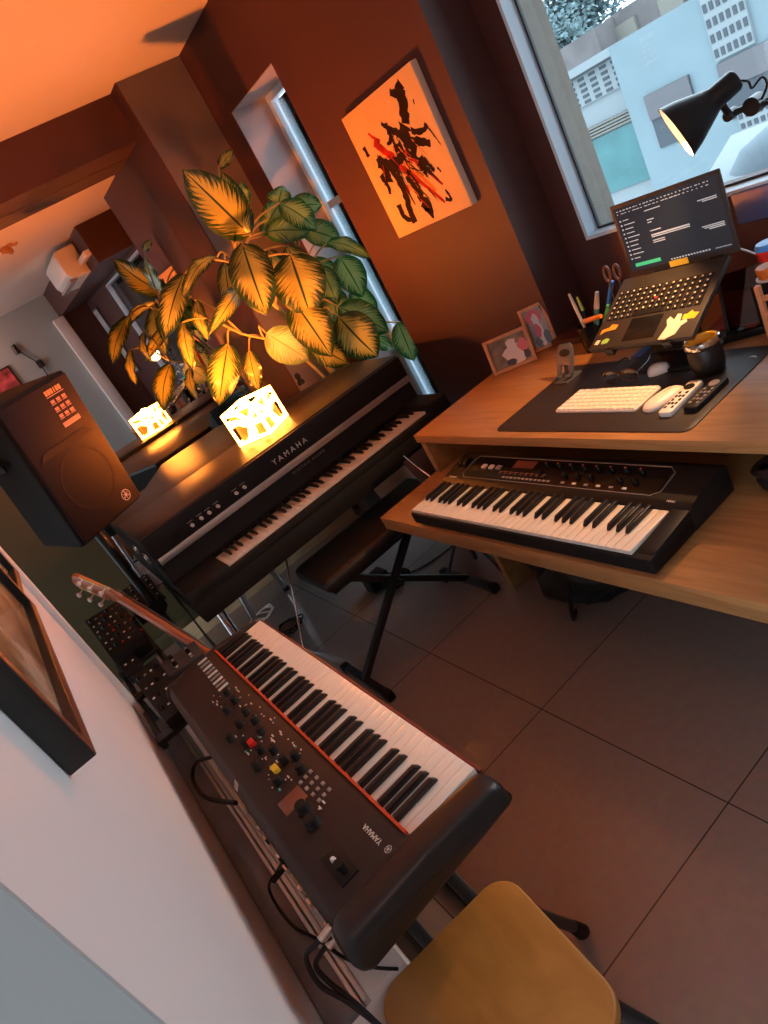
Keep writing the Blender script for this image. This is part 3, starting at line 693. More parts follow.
# ------------------------------------------------------------------ canvas on the right wall
cn = thing('abstract_painting', 'abstract red and black painting on an orange-lit canvas on the brown wall', 'painting', (WB, 2.19, 1.29))
PYa, PYb, PZ0, PZ1 = 1.955, 2.435, 1.293, 1.768
MB().bb(WB - .030, WB - .001, PYa, PYb, PZ0, PZ1, bevel=.002).build('canvas', mat('primed_canvas', (.72, .66, .58), .7, bump=(600, .15)), cn, world=True)
M_pb = mat('black_brown_paint', (.018, .007, .006), .8, spec=.15, noise=(20, .5, one)); M_pr = mat('crimson_paint', (.34, .010, .009), .7, spec=.2, noise=(18, .5, one)); M_po = mat('amber_paint', (.50, .16, .02), .5)
# strokes are given in the canvas square: s runs left to right as hung, t upward
def cpt(s, t, k): return Vector((WB - .0304 - k * .00002, PYb - s * (PYb - PYa), PZ0 + t * (PZ1 - PZ0)))
rp = random.Random(11)
layer = [0]
def stroke(m, pts, w0, w1, rag=.25):
    layer[0] += 1; k = layer[0]; P = catmull([Vector((a, b, 0)) for a, b in pts], 6); n = len(P); L, R = [], []
    for i, p in enumerate(P):
        t = (P[min(i + 1, n - 1)] - P[max(i - 1, 0)]).normalized(); nn = Vector((-t.y, t.x, 0)); w = (w0 + (w1 - w0) * i / (n - 1)) / 2
        L.append(p + nn * w * rp.uniform(1 - rag, 1 + rag)); R.append(p - nn * w * rp.uniform(1 - rag, 1 + rag))
    for i in range(n - 1):
        q = [cpt(v.x, v.y, k) for v in (L[i], L[i + 1], R[i + 1], R[i])]; m.quad(*q)
mo, mr, mk = MB(), MB(), MB()
for pts, w0, w1 in (([(.25, .72), (.36, .60), (.42, .5)], .05, .09), ([(.40, .52), (.55, .34), (.74, .10)], .07, .02), ([(.55, .55), (.70, .35), (.80, .22)], .04, .02), ([(.33, .40), (.40, .28)], .08, .05), ([(.24, .80), (.33, .70)], .02, .04)):
    stroke(mr, pts, w0, w1)
for pts, w0, w1 in (([(.50, .50), (.62, .33), (.70, .2)], .05, .03), ([(.45, .62), (.52, .56)], .06, .05), ([(.46, .40), (.55, .24)], .03, .02), ([(.38, .55), (.5, .47), (.6, .5)], .02, .02)):
    stroke(mo, pts, w0, w1)
for pts, w0, w1 in (([(.83, .93), (.74, .90), (.68, .93)], .07, .05), ([(.80, .90), (.74, .78), (.70, .70)], .10, .09), ([(.68, .70), (.62, .62), (.70, .52)], .12, .10),
                    ([(.44, .80), (.52, .72), (.60, .66)], .03, .07), ([(.60, .60), (.74, .56), (.86, .50)], .07, .05), ([(.72, .64), (.82, .60), (.90, .61)], .05, .03),
                    ([(.20, .60), (.30, .53), (.42, .52), (.56, .54)], .10, .06), ([(.22, .62), (.24, .5), (.22, .42)], .08, .09), ([(.16, .50), (.18, .40), (.16, .34)], .06, .03),
                    ([(.32, .48), (.34, .30), (.30, .12), (.30, .06)], .06, .08), ([(.20, .24), (.20, .14), (.26, .09)], .06, .04), ([(.46, .40), (.50, .28), (.50, .18)], .07, .08),
                    ([(.50, .18), (.54, .11), (.50, .08)], .10, .11), ([(.11, .74), (.12, .66)], .05, .04), ([(.38, .36), (.40, .18)], .03, .01), ([(.66, .44), (.78, .26)], .03, .01),
                    ([(.76, .12), (.82, .10), (.80, .18)], .03, .02), ([(.88, .80), (.87, .77)], .015, .01), ([(.82, .34), (.84, .30)], .02, .01), ([(.5, .70), (.44, .66), (.40, .66)], .05, .02), ([(.56, .60), (.46, .60)], .05, .05)):
    stroke(mk, pts, w0, w1)
for i in range(46):
    s0, t0 = rp.gauss(.46, .16), rp.gauss(.44, .15); dx, dy = rp.gauss(.05, .05), -abs(rp.gauss(.10, .06))
    stroke(rp.choice((mk, mk, mr, mo)), [(s0, t0), (s0 + dx * .5 + rp.uniform(-.01, .01), t0 + dy * .5), (s0 + dx, t0 + dy)], rp.uniform(.008, .022), .004, .5)
for i in range(12):
    s0, t0 = rp.gauss(.50, .15), rp.gauss(.52, .13); dx, dy = rp.uniform(-.03, .12), rp.uniform(-.20, -.05)
    stroke(mk, [(s0, t0), (s0 + dx * .5 + rp.uniform(-.02, .02), t0 + dy * .5), (s0 + dx, t0 + dy)], rp.uniform(.03, .06), rp.uniform(.01, .03), .6)
MB().bb(WB - .0303, WB - .0299, PYa + .001, PYb - .001, PZ0 + .001, PZ1 - .001).build('lamp_orange_face', mat('lamp_orange_tint', (.62, .42, .19), .7, noise=(6, .06, one)), cn, world=True, smooth=False)  # thin sheet puts the cube lamp's orange light into the canvas colour
for m, mm, nm in ((mr, M_pr, 'crimson_strokes'), (mo, M_po, 'amber_strokes'), (mk, M_pb, 'dark_strokes')):
    m.build(nm, mm, cn, world=True, smooth=False)

# ------------------------------------------------------------------ framed pictures on the white pier
def art_mat():
    m = bpy.data.materials.new('sepia_print'); m.use_nodes = True; nt = m.node_tree; b = nt.nodes['Principled BSDF']
    tc = nt.nodes.new('ShaderNodeTexCoord'); mp = nt.nodes.new('ShaderNodeMapping'); mp.inputs['Scale'].default_value = (1, 3, 5)
    nt.links.new(tc.outputs['Object'], mp.inputs[0]); n = nt.nodes.new('ShaderNodeTexNoise'); n.inputs['Scale'].default_value = 2.2; n.inputs['Detail'].default_value = 7
    nt.links.new(mp.outputs[0], n.inputs['Vector']); rp = nt.nodes.new('ShaderNodeValToRGB'); cr = rp.color_ramp
    cr.elements[0].position = .36; cr.elements[0].color = (.10, .05, .03, 1); cr.elements[1].position = .66; cr.elements[1].color = (.62, .44, .30, 1)
    e = cr.elements.new(.5); e.color = (.36, .20, .10, 1)
    nt.links.new(n.outputs['Fac'], rp.inputs[0]); nt.links.new(rp.outputs[0], b.inputs['Base Color']); b.inputs['Roughness'].default_value = .25
    b.inputs['Coat Weight'].default_value = .5; b.inputs['Coat Roughness'].default_value = .05; return m
M_art = art_mat()
M_fwine = mat('reddish_frame_face', (.16, .045, .025), .35)
def wall_frame(label, y0, y1, z0, z1, dep, tilt, seed):
    xw = -.177; t = thing('framed_picture', label, 'picture', M=Matrix.Translation((xw, y0, z0)) @ Matrix.Rotation(tilt, 4, 'X'), group='framed pictures on the white pier')
    W, Hh = y1 - y0, z1 - z0; b = .020
    m = MB(); m.bb(.001, dep, 0, b, 0, Hh, bevel=.001); m.bb(.001, dep, W - b, W, 0, Hh, bevel=.001); m.bb(.001, dep, b, W - b, 0, b, bevel=.001); m.bb(.001, dep, b, W - b, Hh - b, Hh, bevel=.001)
    m.build('frame', M_frameblk, t)
    m = MB(); e = .0012
    for q in ((0, b, 0, Hh), (W - b, W, 0, Hh), (b, W - b, 0, b), (b, W - b, Hh - b, Hh)): m.bb(dep, dep + e, q[0] + .001, q[1] - .001, q[2] + .001, q[3] - .001)
    m.build('frame_face', M_fwine, t, smooth=False)
    MB().bb(dep - .016, dep - .014, b, W - b, b, Hh - b).build('print', M_art, t, smooth=False)
wall_frame('black-edged framed sepia picture nearest the camera on the white pier', 0.868, 1.54, 1.089, 1.60, .037, .069, 1)
wall_frame('dark framed picture further along the white pier, mostly hidden by the nearer frame', 1.60, 1.88, 1.15, 1.52, .028, .0, 2)

# ------------------------------------------------------------------ bench
bn = thing('piano_bench', 'black padded bench with crossed steel legs in front of the piano', 'bench', (.83, 2.24, 0))
bz = .485
B = [Z(292, 570, bz), Z(322, 584, bz), Z(421, 505, bz), Z(387, 486, bz)]
bx0, bx1 = (B[0].x + B[1].x) / 2, 1.16; by0, by1 = 2.085, 2.375
MB().bb(bx0, bx1, by0, by1, bz - .055, bz, bevel=.022, seg=4).build('seat', mat('black_leatherette', (.011, .010, .010), .38, bump=(300, .25)), bn, world=True)
MB().bb(bx0 + .02, bx1 - .02, by0 + .02, by1 - .02, bz - .070, bz - .052, bevel=.003).build('seat_board', M_blk, bn, world=True)
yc_ = (by0 + by1) / 2 - .06
def bar(m, a, b, w, h_): a, b = Vector(a), Vector(b); q = b - a; m.box((a + b) / 2, (w, h_, q.length), q.to_track_quat('Z', 'Y').to_matrix(), .002); return m
bar(MB(), (.480, yc_, .03), (.98, yc_, bz - .07), .026, .026).build('leg', M_steel, bn, world=True)
bar(MB(), (1.085, yc_ + .03, .03), (.62, yc_ + .03, bz - .07), .026, .026).build('leg', M_steel, bn, world=True)
MB().cyl((.80, yc_ - .03, .255), (.80, yc_ + .06, .255), .014, None, 14).build('pivot_bolt', M_steel, bn, world=True)
for x, o in ((.482, 0), (1.083, .03)):
    f = MB().box((x, yc_ + o, .022), (.030, .34, .026), None, .003).build('foot_bar', M_steel, bn, world=True)
    for s in (-1, 1): MB().box((x, yc_ + o + s * .165, .020), (.036, .04, .036), None, .006).build('rubber_foot', M_blk, f, world=True)

# ------------------------------------------------------------------ stool at the bottom edge
sz = .445; sc = Vector((.036, .70, 0))
sl = thing('stool', 'square wooden seat stool with black legs at the bottom edge', 'stool', (sc.x, sc.y, 0))
def rrect(w, hh, r, n=8):
    o = []
    for cx, cy, a0 in ((w / 2 - r, hh / 2 - r, 0), (-w / 2 + r, hh / 2 - r, PI / 2), (-w / 2 + r, -hh / 2 + r, PI), (w / 2 - r, -hh / 2 + r, 1.5 * PI)):
        for i in range(n + 1): a = a0 + PI / 2 * i / n; o.append((cx + r * math.cos(a), cy + r * math.sin(a)))
    return o
MB().prism(rrect(.292, .295, .05), sz - .022, sz, Matrix.Translation((sc.x, sc.y, 0)) @ Matrix.Rotation(-.10, 4, 'Z'), .004, 3).build('seat', M_stool, sl, world=True)
for sx, sy in ((1, 1), (1, -1), (-1, 1), (-1, -1)):
    a = Vector((sc.x + sx * .115, sc.y + sy * .12, sz - .022)); e = Vector((sc.x + sx * (.25 if sx > 0 else .155), sc.y + sy * (.235 if sx > 0 else .12), .012))
    l = MB().cyl(a, e, .012, None, 14).build('leg', M_steel, sl, world=True)
    MB().cyl(e - Vector((0, 0, .012)), e + (a - e).normalized() * .05, .017, .013, 14).build('rubber_foot', M_blk, l, world=True)
bx_ = MB()
for s in (-1, 1): bx_.cyl((sc.x - .11, sc.y + s * .13, sz - .03), (sc.x + .11, sc.y + s * .13, sz - .03), .009, None, 10)
bx_.build('seat_rail', M_steel, sl, world=True)

# ------------------------------------------------------------------ pedal, bag, things on the floor
pd_ = Z(362, 590, 0); 
pdl = thing('sustain_pedal', 'black sustain pedal on the floor under the bench', 'pedal', (.95, 2.62, 0))
MB().box((.91, 2.70, .035), (.11, .09, .07), None, .008).build('pedal_housing', M_blk, pdl, world=True)
MB().prism([(-.035, 0), (.035, 0), (.045, -.06), (.03, -.10), (-.03, -.10), (-.045, -.06)], .03, .045, Matrix.Translation((.965, 2.64, 0)) @ Matrix.Rotation(.3, 4, 'Z'), .004).build('foot_plate', M_blkgloss, pdl, world=True)
MB().box((.955, 2.63, .015), (.09, .12, .03), Matrix.Rotation(.3, 3, 'Z'), .006).build('rubber_base', M_blk, pdl, world=True)
tag(MB().tube([(.98, 2.62, .012), (1.10, 2.55, .006), (1.28, 2.52, .006), (1.5, 2.6, .006)], .004).build('pedal_cable', M_blk, loc=(1.1, 2.55, 0)), 'thin black cable running from the sustain pedal across the grey floor', 'cable')
bg = thing('backpack', 'crumpled black bag on the floor under the desk', 'bag', (1.28, 1.72, 0))
bm_ = bmesh.new(); bmesh.ops.create_icosphere(bm_, subdivisions=4, radius=1)
rb = random.Random(5)
from mathutils import noise as _nz
for v in bm_.verts:
    n_ = _nz.fractal(v.co * 1.7, 1, 2, 3) * .22; v.co *= 1 + n_
    v.co = Vector((1.24 + v.co.x * .16, 1.66 + v.co.y * .20, max(.002, .12 + v.co.z * .14)))
mbg = MB(); mbg.bm.free(); mbg.bm = bm_
mbg.build('bag_body', mat('black_nylon', (.010, .010, .010), .6, bump=(250, .3)), bg, world=True)
MB().tube([(1.14, 1.60, .2), (1.06, 1.56, .12), (1.05, 1.58, .03), (1.10, 1.62, .012)], .007, 8).build('strap', M_blk, bg, world=True)
pk = thing('wooden_board', 'long pale wooden board lying on the floor under the piano', 'board', (.8, 3.5, 0))
MB().box((.70, 3.60, .05), (1.24, .018, .10), Matrix.Rotation(-.02, 3, 'Z'), .002).build('board_plank', M_pine, pk, world=True)
pk2 = thing('wooden_board', 'short pale wooden board beside the metal rail behind the stage keyboard', 'board', (-.068, 1.2, .45))
MB().box((-.068, 1.40, .4605), (.046, .56, .021), None, .002).build('board_plank', M_pine, pk2, world=True)
ps = thing('power_strip', 'grey power strip lying on the pale board behind the stage keyboard', 'power strip', (-.066, 1.30, .471))
MB().box((-.066, 1.30, .487), (.036, .24, .032), None, .005).build('strip_body', mat('warm_grey_plastic', (.32, .28, .25), .5), ps, world=True)
for k in range(5): MB().lathe([(.012, .0005), (.012, .002), (0, .001)], (-.066, 1.21 + k * .045, .5025), None, 16).build('socket', M_blk, ps, world=True)
pg = thing('power_adapter', 'black power adapter plugged beside the pale board', 'adapter', (-.06, 1.05, .45))
MB().box((-.058, 1.05, .467), (.034, .06, .034), None, .005).build('adapter_body', M_blk, pg, world=True)
def cable(name, label, pts, rad, m, cat='cable', group=None):
    p0 = Vector(pts[0]); return tag(MB().tube(pts, rad, 8).build(name, m, loc=(p0.x, p0.y, p0.z)), label, cat, group)
def V(*q): return [Vector(p) for p in q]
# twin cable hanging at the near corner of the stage keyboard
tw = thing('audio_cable', 'pair of black audio cables with silver plugs hanging off the keyboard corner', 'cable', (-.1, .80, .55))
for k in (0, 1):
    p = [Y(327 + k * 6, 932 + k * 6, .83), Y(316 + k * 5, 944 + k * 9, .835), Y(306 + k * 10, 958 + k * 8, .84), Y(320 + k * 8, 985 - k * 4, .83), Y(348 + k * 6, 1002, .80), Y(384, 1030, .76)]
    MB().tube(p, .0042, 8).build('cable_lead', M_blk, tw, world=True)
    a, b = Y(320 + k * 8, 940 + k * 7, .83), Y(331 + k * 8, 926 + k * 7, .83)
    MB().cyl(a, b, .0062, None, 14).build('jack_plug', mat('warm_nickel', (.62, .50, .42), .3, metal=.8), tw, world=True)
cable('power_cable', 'black cable looping from the keyboard back over the grey floor strip', [Z(236, 803, .60), Z(205, 797, .52), Z(193, 780, .48), Z(196, 763, .52), Z(212, 757, .59)], .005, M_blk)
cable('thin_cable', 'thin black cable drooping from the keyboard back across the metal rail', [Z(284, 866, .60), Z(271, 880, .53), Z(270, 892, .48), Z(281, 912, .460), Z(296, 928, .460), Z(315, 938, .462), Z(345, 958, .465), Z(372, 967, .46), Z(398, 969, .455)], .003, M_blk)
tag(MB().cyl(Z(287, 861, .606), Z(274, 880, .52), .009, .006, 12).build('cable_plug', M_blk, loc=Z(280, 872, .55)), 'black plug on the keyboard back above the metal rail', 'plug')
cable('white_cable', 'white cable curling between the pale board and the stage keyboard', [(-.09, 1.66, .46), (-.07, 1.62, .485), (-.055, 1.56, .50), (-.075, 1.50, .485), (-.06, 1.45, .478)], .0045, M_whitep)
# tangle near the piano's left leg
rt = random.Random(21)
def tangle(name, label, c, R, n, rad, m):
    pts = []
    for i in range(n):
        a = i * 1.9 + rt.uniform(-.3, .3); pts.append((c[0] + R * math.cos(a) * rt.uniform(.5, 1), c[1] + R * math.sin(a) * rt.uniform(.5, 1), rad + .004 * (i % 4) + .002))
    return cable(name, label, pts, rad, m)
tangle('cable_coil', 'loose black cable coil on the floor in front of the piano', (.50, 2.98, 0), .09, 12, .004, M_blk)
tangle('extension_cord', 'pale extension cord bunched on the floor under the piano', (.47, 3.28, 0), .09, 10, .004, M_whitep)
cable('floor_cable', 'black cable running along the floor from the coil towards the stage keyboard', [(.46, 2.92, .005), (.34, 2.80, .005), (.20, 2.72, .005), (.05, 2.60, .005)], .004, M_blk)
for i in range(3):
    y = 2.53 + i * .075
    cable('hanging_cable', 'black cable in the bundle hanging between speaker stand and piano', [(.150, y, .66), (.145 + .004 * i, y - .012, .48), (.150, y - .02, .30), (.152, y - .03, .005)], .0035, M_blk, group='cables hanging left of the piano')

# ------------------------------------------------------------------ small electronics left of the piano, on a low black table
et = thing('equipment_table', 'low black metal table for the small electronics left of the piano', 'table', (-.09, 2.4, 0))
TZ = .56
for y in (1.86, 2.20, 2.45, 2.90): MB().bb(-.172, -.01, y - .02, y + .02, TZ - .018, TZ, bevel=.003).build('table_slat', M_steel, et, world=True)
for x in (-.160, -.022): MB().bb(x - .009, x + .009, 1.85, 2.92, TZ - .036, TZ - .018, bevel=.002).build('side_rail', M_steel, et, world=True)
for x in (-.160, -.022):
    for y in (2.24, 2.90): MB().box((x, y, (TZ - .018) / 2), (.018, .018, TZ - .018), None, .002).build('leg', M_steel, et, world=True)
def device(name, label, cat, px4, z, thick, m, rows, colr, group=None, slope=0):
    p = [Z(*q, z) for q in px4]; c = sum(p, Vector()) / 4
    t = thing(name, label, cat, (c.x, c.y, z - thick), group=group)
    n = MB(); n.prism([(v.x, v.y) for v in p], z - thick, z, None, .005); n.build('housing', m, t, world=True)
    ux = (p[1] - p[0]); uy = (p[3] - p[0]); rr = random.Random(len(label))
    for i in range(rows[0]):
        for j in range(rows[1]):
            q = p[0] + ux * ((i + .8) / (rows[0] + .6)) + uy * ((j + .7) / (rows[1] + .4))
            if (i + j) % 3 == 0: MB().lathe([(0, .012), (.006, .012), (.0075, 0), (0, 0)], q, None, 12).build('knob', M_blkgloss, t, world=True)
            else: MB().box(q + Vector((0, 0, .0015)), (.008, .006, .003)).build('button', colr[(i * 3 + j) % len(colr)], t, world=True, smooth=False)
    return t
device('drum_machine', 'black drum machine with rows of small lit buttons below the guitar head', 'electronic instrument', ((84, 621), (110, 657), (143, 634), (118, 600)), .64, .07, M_blk, (6, 6), (M_text, M_dim, M_redp))
device('effects_unit', 'black effects unit with pale sliders beside the near wall strip', 'electronic device', ((130, 676), (165, 722), (190, 700), (155, 657)), .61, .045, M_blk, (4, 4), (M_text, M_dim))
device('audio_interface', 'grey flat audio interface behind the far end of the stage keyboard', 'electronic device', ((160, 664), (168, 676), (203, 652), (194, 640)), .615, .045, mat('dark_grey_plastic', (.045, .042, .042), .45), (5, 2), (M_text, M_dim))
device('guitar_pedal', 'small black guitar pedal with a pale knob between the two electronic boxes', 'electronic device', ((110, 652), (126, 676), (142, 664), (126, 642)), .60, .04, M_blk, (2, 2), (M_whitep, M_text))
mixr = device('mixing_desk', 'black mixer with many small knobs under the guitar neck', 'mixer', ((120, 592), (134, 615), (160, 595), (146, 573)), .60, .06, M_blk, (7, 5), (M_dim, M_text, M_redp))
e2 = thing('mixer_stand', 'thin black stand under the mixer left of the piano', 'stand', (.0, 2.45, 0))
cm = sum([Z(*q, .60) for q in ((120, 592), (134, 615), (160, 595), (146, 573))], Vector()) / 4
MB().cyl((cm.x, cm.y, .012), (cm.x, cm.y, .53), .014, None, 14).build('pole', M_steel, e2, world=True)
MB().box((cm.x, cm.y, .534), (.14, .14, .010), None, .002).build('top_plate', M_steel, e2, world=True)
MB().lathe([(0, 0), (.085, 0), (.085, .010), (.02, .018), (0, .018)], (cm.x, cm.y, 0), None, 30).build('round_base', M_steel, e2, world=True)

# ------------------------------------------------------------------ guitar
g0, g1 = Y(120, 597, 2.42), Y(214, 656, 2.22)
gd = (g1 - g0).normalized(); gv_ = (CAM - g0).normalized(); gdn = gd.cross(gv_).normalized()
if gdn.x > 0: gdn = -gdn
gdn = gdn + gv_ * .45; gdn = (gdn - gd * gdn.dot(gd)).normalized()   # the neck is seen from its side, back towards the wall
GM = frame_mat(g0, gd, None, gdn)        # x: nut -> body, z: towards the neck's back, y: sideways
gt = thing('acoustic_guitar', 'acoustic guitar with reddish neck and pale tuning pegs leaning behind the stage keyboard', 'guitar', M=GM)
GL = (g1 - g0).length + .05; print('guitar', g0, g1, gd, g0 + gd * (GL + .4))
m = MB(); sect = []
rows_ = []
for i in range(9):
    x = GL * i / 8; w = .021 + .006 * i / 8; rows_.append((x, w))
for (xa, wa), (xb, wb) in zip(rows_, rows_[1:]):
    pass
def loft(m, secs):
    R_ = [[m.bm.verts.new(Vector(p)) for p in s_] for s_ in secs]; n = len(R_[0])
    for a, b in zip(R_, R_[1:]):
        for j in range(n): k = (j + 1) % n; m.bm.faces.new((a[j], a[k], b[k], b[j]))
    m.bm.faces.new(R_[0][::-1]); m.bm.faces.new(R_[-1])
loft(m, [[(x, w * math.cos(t), (.018 * math.sin(t) if math.sin(t) > 0 else .004 * math.sin(t))) for t in [2 * PI * k / 20 for k in range(20)]] for x, w in rows_])
m.build('neck', M_neck, gt)
MB().bb(-.004, GL, -.022, .022, -.011, -.003, bevel=.001).build('fretboard', mat('rosewood', (.05, .022, .012), .4), gt)
HM = Matrix.Rotation(.16, 4, 'Y')
MB().prism([(.01, -.021), (.01, .021), (-.03, .030), (-.155, .035), (-.172, .020), (-.168, -.020), (-.155, -.035), (-.03, -.030)], -.004, .012, HM, .004).build('headstock', M_neck, gt)
M_gold = mat('worn_brass', (.62, .42, .20), .3, metal=.9)
M_pearl = mat('pearl_button', (.82, .68, .62), .25)
for s in (-1, 1):
    MB().box(HM @ Vector((-.09, s * .0345, .006)), (.11, .004, .012), HM.to_3x3(), .001).build('machine_plate', M_gold, gt)
    for k in range(3):
        c = HM @ Vector((-.050 - k * .040, s * .034, .010))
        pgm = MB(); pgm.cyl(c, c + HM.to_3x3() @ Vector((0, s * .004, .020)), .003, None, 10); pgm.lathe([(0, -.006), (.008, -.005), (.010, 0), (.008, .005), (0, .006)], c + HM.to_3x3() @ Vector((0, s * .005, .025)), Matrix.Identity(3), 14)
        pgm.build('tuning_peg', M_pearl, gt)
body2 = []
for k in range(48):
    t = 2 * PI * k / 48; xx = math.cos(t); yy = math.sin(t)
    w = .145 + .035 * (-xx) * -1 - .045 * math.exp(-((xx + .15) / .28) ** 2)
    body2.append((GL + .20 + .20 * xx * 1.0, w * yy))
MB().prism(body2, -.045, .012, None, .005).build('body', wood('guitar_mahogany', (.20, .055, .02), (.30, .09, .035), .25), gt)
m = MB()
for k in range(6): m.cyl((-.02, -.016 + k * .0064, -.013), (GL + .22, -.022 + k * .0088, -.052 if False else -.013), .0005, None, 6)
m.build('strings', M_chrome, gt)
gs = thing('guitar_stand', 'low black stand under the guitar body behind the stage keyboard', 'stand', (.24, 2.0, 0))
ge = g0 + gd * (GL + .42)
for s in (-1, 1):
    MB().tube([(ge.x + s * .09, ge.y - .10, .008), (ge.x + s * .05, ge.y - .02, ge.z - .06), (ge.x + s * .05, ge.y + .02, ge.z - .065), (ge.x + s * .10, ge.y + .14, .008)], .007, 8).build('leg', M_steel, gs, world=True)
MB().cyl((ge.x - .05, ge.y, ge.z - .063), (ge.x + .05, ge.y, ge.z - .063), .008, None, 12).build('cross_bar', M_steel, gs, world=True)
# ------------------------------------------------------------------ plant
def leaf_mat(name, edge, core, gloss=.26):
    m = bpy.data.materials.new(name); m.use_nodes = True; nt = m.node_tree; b = nt.nodes['Principled BSDF']; N = nt.nodes.new; Lk = nt.links.new
    uv = N('ShaderNodeUVMap'); sp_ = N('ShaderNodeSeparateXYZ'); Lk(uv.outputs[0], sp_.inputs[0])
    def math_(op, a, b_=None, c=None):
        n = N('ShaderNodeMath'); n.operation = op
        for i, v in enumerate((a, b_, c)):
            if v is None: continue
            if isinstance(v, (int, float)): n.inputs[i].default_value = v
            else: Lk(v, n.inputs[i])
        return n.outputs[0]
    s = math_('ABSOLUTE', math_('SUBTRACT', sp_.outputs[0], .5)); s2 = math_('MULTIPLY', s, 2)      # 0 midrib .. 1 edge
    # side veins sweep towards the tip: stripes in v - s
    ph = math_('MULTIPLY', math_('SUBTRACT', sp_.outputs[1], math_('MULTIPLY', s2, .28)), 84)
    st = math_('SINE', ph)
    cv_ = N('ShaderNodeCombineXYZ'); Lk(math_('MULTIPLY', s2, 1.1), cv_.inputs[0]); Lk(math_('MULTIPLY', ph, .42), cv_.inputs[1]); oi = N('ShaderNodeObjectInfo'); Lk(math_('MULTIPLY', oi.outputs['Random'], 9.0), cv_.inputs[2])
    nz = N('ShaderNodeTexNoise'); nz.inputs['Scale'].default_value = 1.7; nz.inputs['Detail'].default_value = 5; nz.inputs['Roughness'].default_value = .65; Lk(cv_.outputs[0], nz.inputs['Vector'])
    lim = math_('ADD', math_('MULTIPLY', st, .10), math_('MULTIPLY', math_('SUBTRACT', nz.outputs['Fac'], .5), 2.3))
    # pale area narrows towards tip and base
    wv = math_('MULTIPLY', math_('SUBTRACT', sp_.outputs[1], .5), 1.5); env = math_('SUBTRACT', .66, math_('MULTIPLY', wv, wv))
    f = math_('SUBTRACT', math_('ADD', env, lim), s2)
    mr = N('ShaderNodeMapRange'); mr.inputs[1].default_value = -.16; mr.inputs[2].default_value = .18; Lk(f, mr.inputs[0])
    mix = N('ShaderNodeMix'); mix.data_type = 'RGBA'; mix.inputs[6].default_value = (*edge, 1); mix.inputs[7].default_value = (*core, 1); Lk(mr.outputs[0], mix.inputs[0])
    rib = N('ShaderNodeMapRange'); rib.inputs[1].default_value = .035; rib.inputs[2].default_value = .06; rib.inputs[3].default_value = 1; rib.inputs[4].default_value = 0; Lk(s2, rib.inputs[0])
    mix2 = N('ShaderNodeMix'); mix2.data_type = 'RGBA'; Lk(rib.outputs[0], mix2.inputs[0]); Lk(mix.outputs[2], mix2.inputs[6]); mix2.inputs[7].default_value = (edge[0] * 1.3, edge[1] * 1.3, edge[2], 1)
    Lk(mix2.outputs[2], b.inputs['Base Color']); b.inputs['Roughness'].default_value = gloss
    b.inputs['Specular IOR Level'].default_value = .5
    tr = N('ShaderNodeBsdfTranslucent'); Lk(mix2.outputs[2], tr.inputs[0]); ms = N('ShaderNodeMixShader'); ms.inputs[0].default_value = .28
    out = nt.nodes['Material Output']; Lk(b.outputs[0], ms.inputs[1]); Lk(tr.outputs[0], ms.inputs[2]); Lk(ms.outputs[0], out.inputs[0])
    return m
ML_a = leaf_mat('variegated_leaf', (.020, .062, .020), (.56, .55, .13))
ML_b = leaf_mat('green_variegated_leaf', (.016, .11, .026), (.28, .46, .15))
ML_c = leaf_mat('pale_leaf', (.20, .36, .16), (.58, .68, .48))
M_stem = mat('plant_stem', (.34, .28, .09), .45, noise=(20, .25, one))
POTX, POTY = 1.50, 3.23
pt = thing('dieffenbachia', 'tall potted plant with yellow-green variegated leaves behind the piano', 'plant', (POTX, POTY, 0))
MB().lathe([(0, 0), (.10, 0), (.115, .02), (.145, .25), (.150, .27), (.140, .27), (.132, .25), (0, .235)], (POTX, POTY, 0), None, 32).build('pot', mat('terracotta', (.30, .12, .06), .7, noise=(8, .15, one)), pt, world=True)
MB().lathe([(0, .247), (.08, .252), (.131, .246), (.131, .235), (0, .235)], (POTX, POTY, 0), None, 24).build('soil', mat('soil', (.03, .02, .015), .9, bump=(60, .6)), pt, world=True)
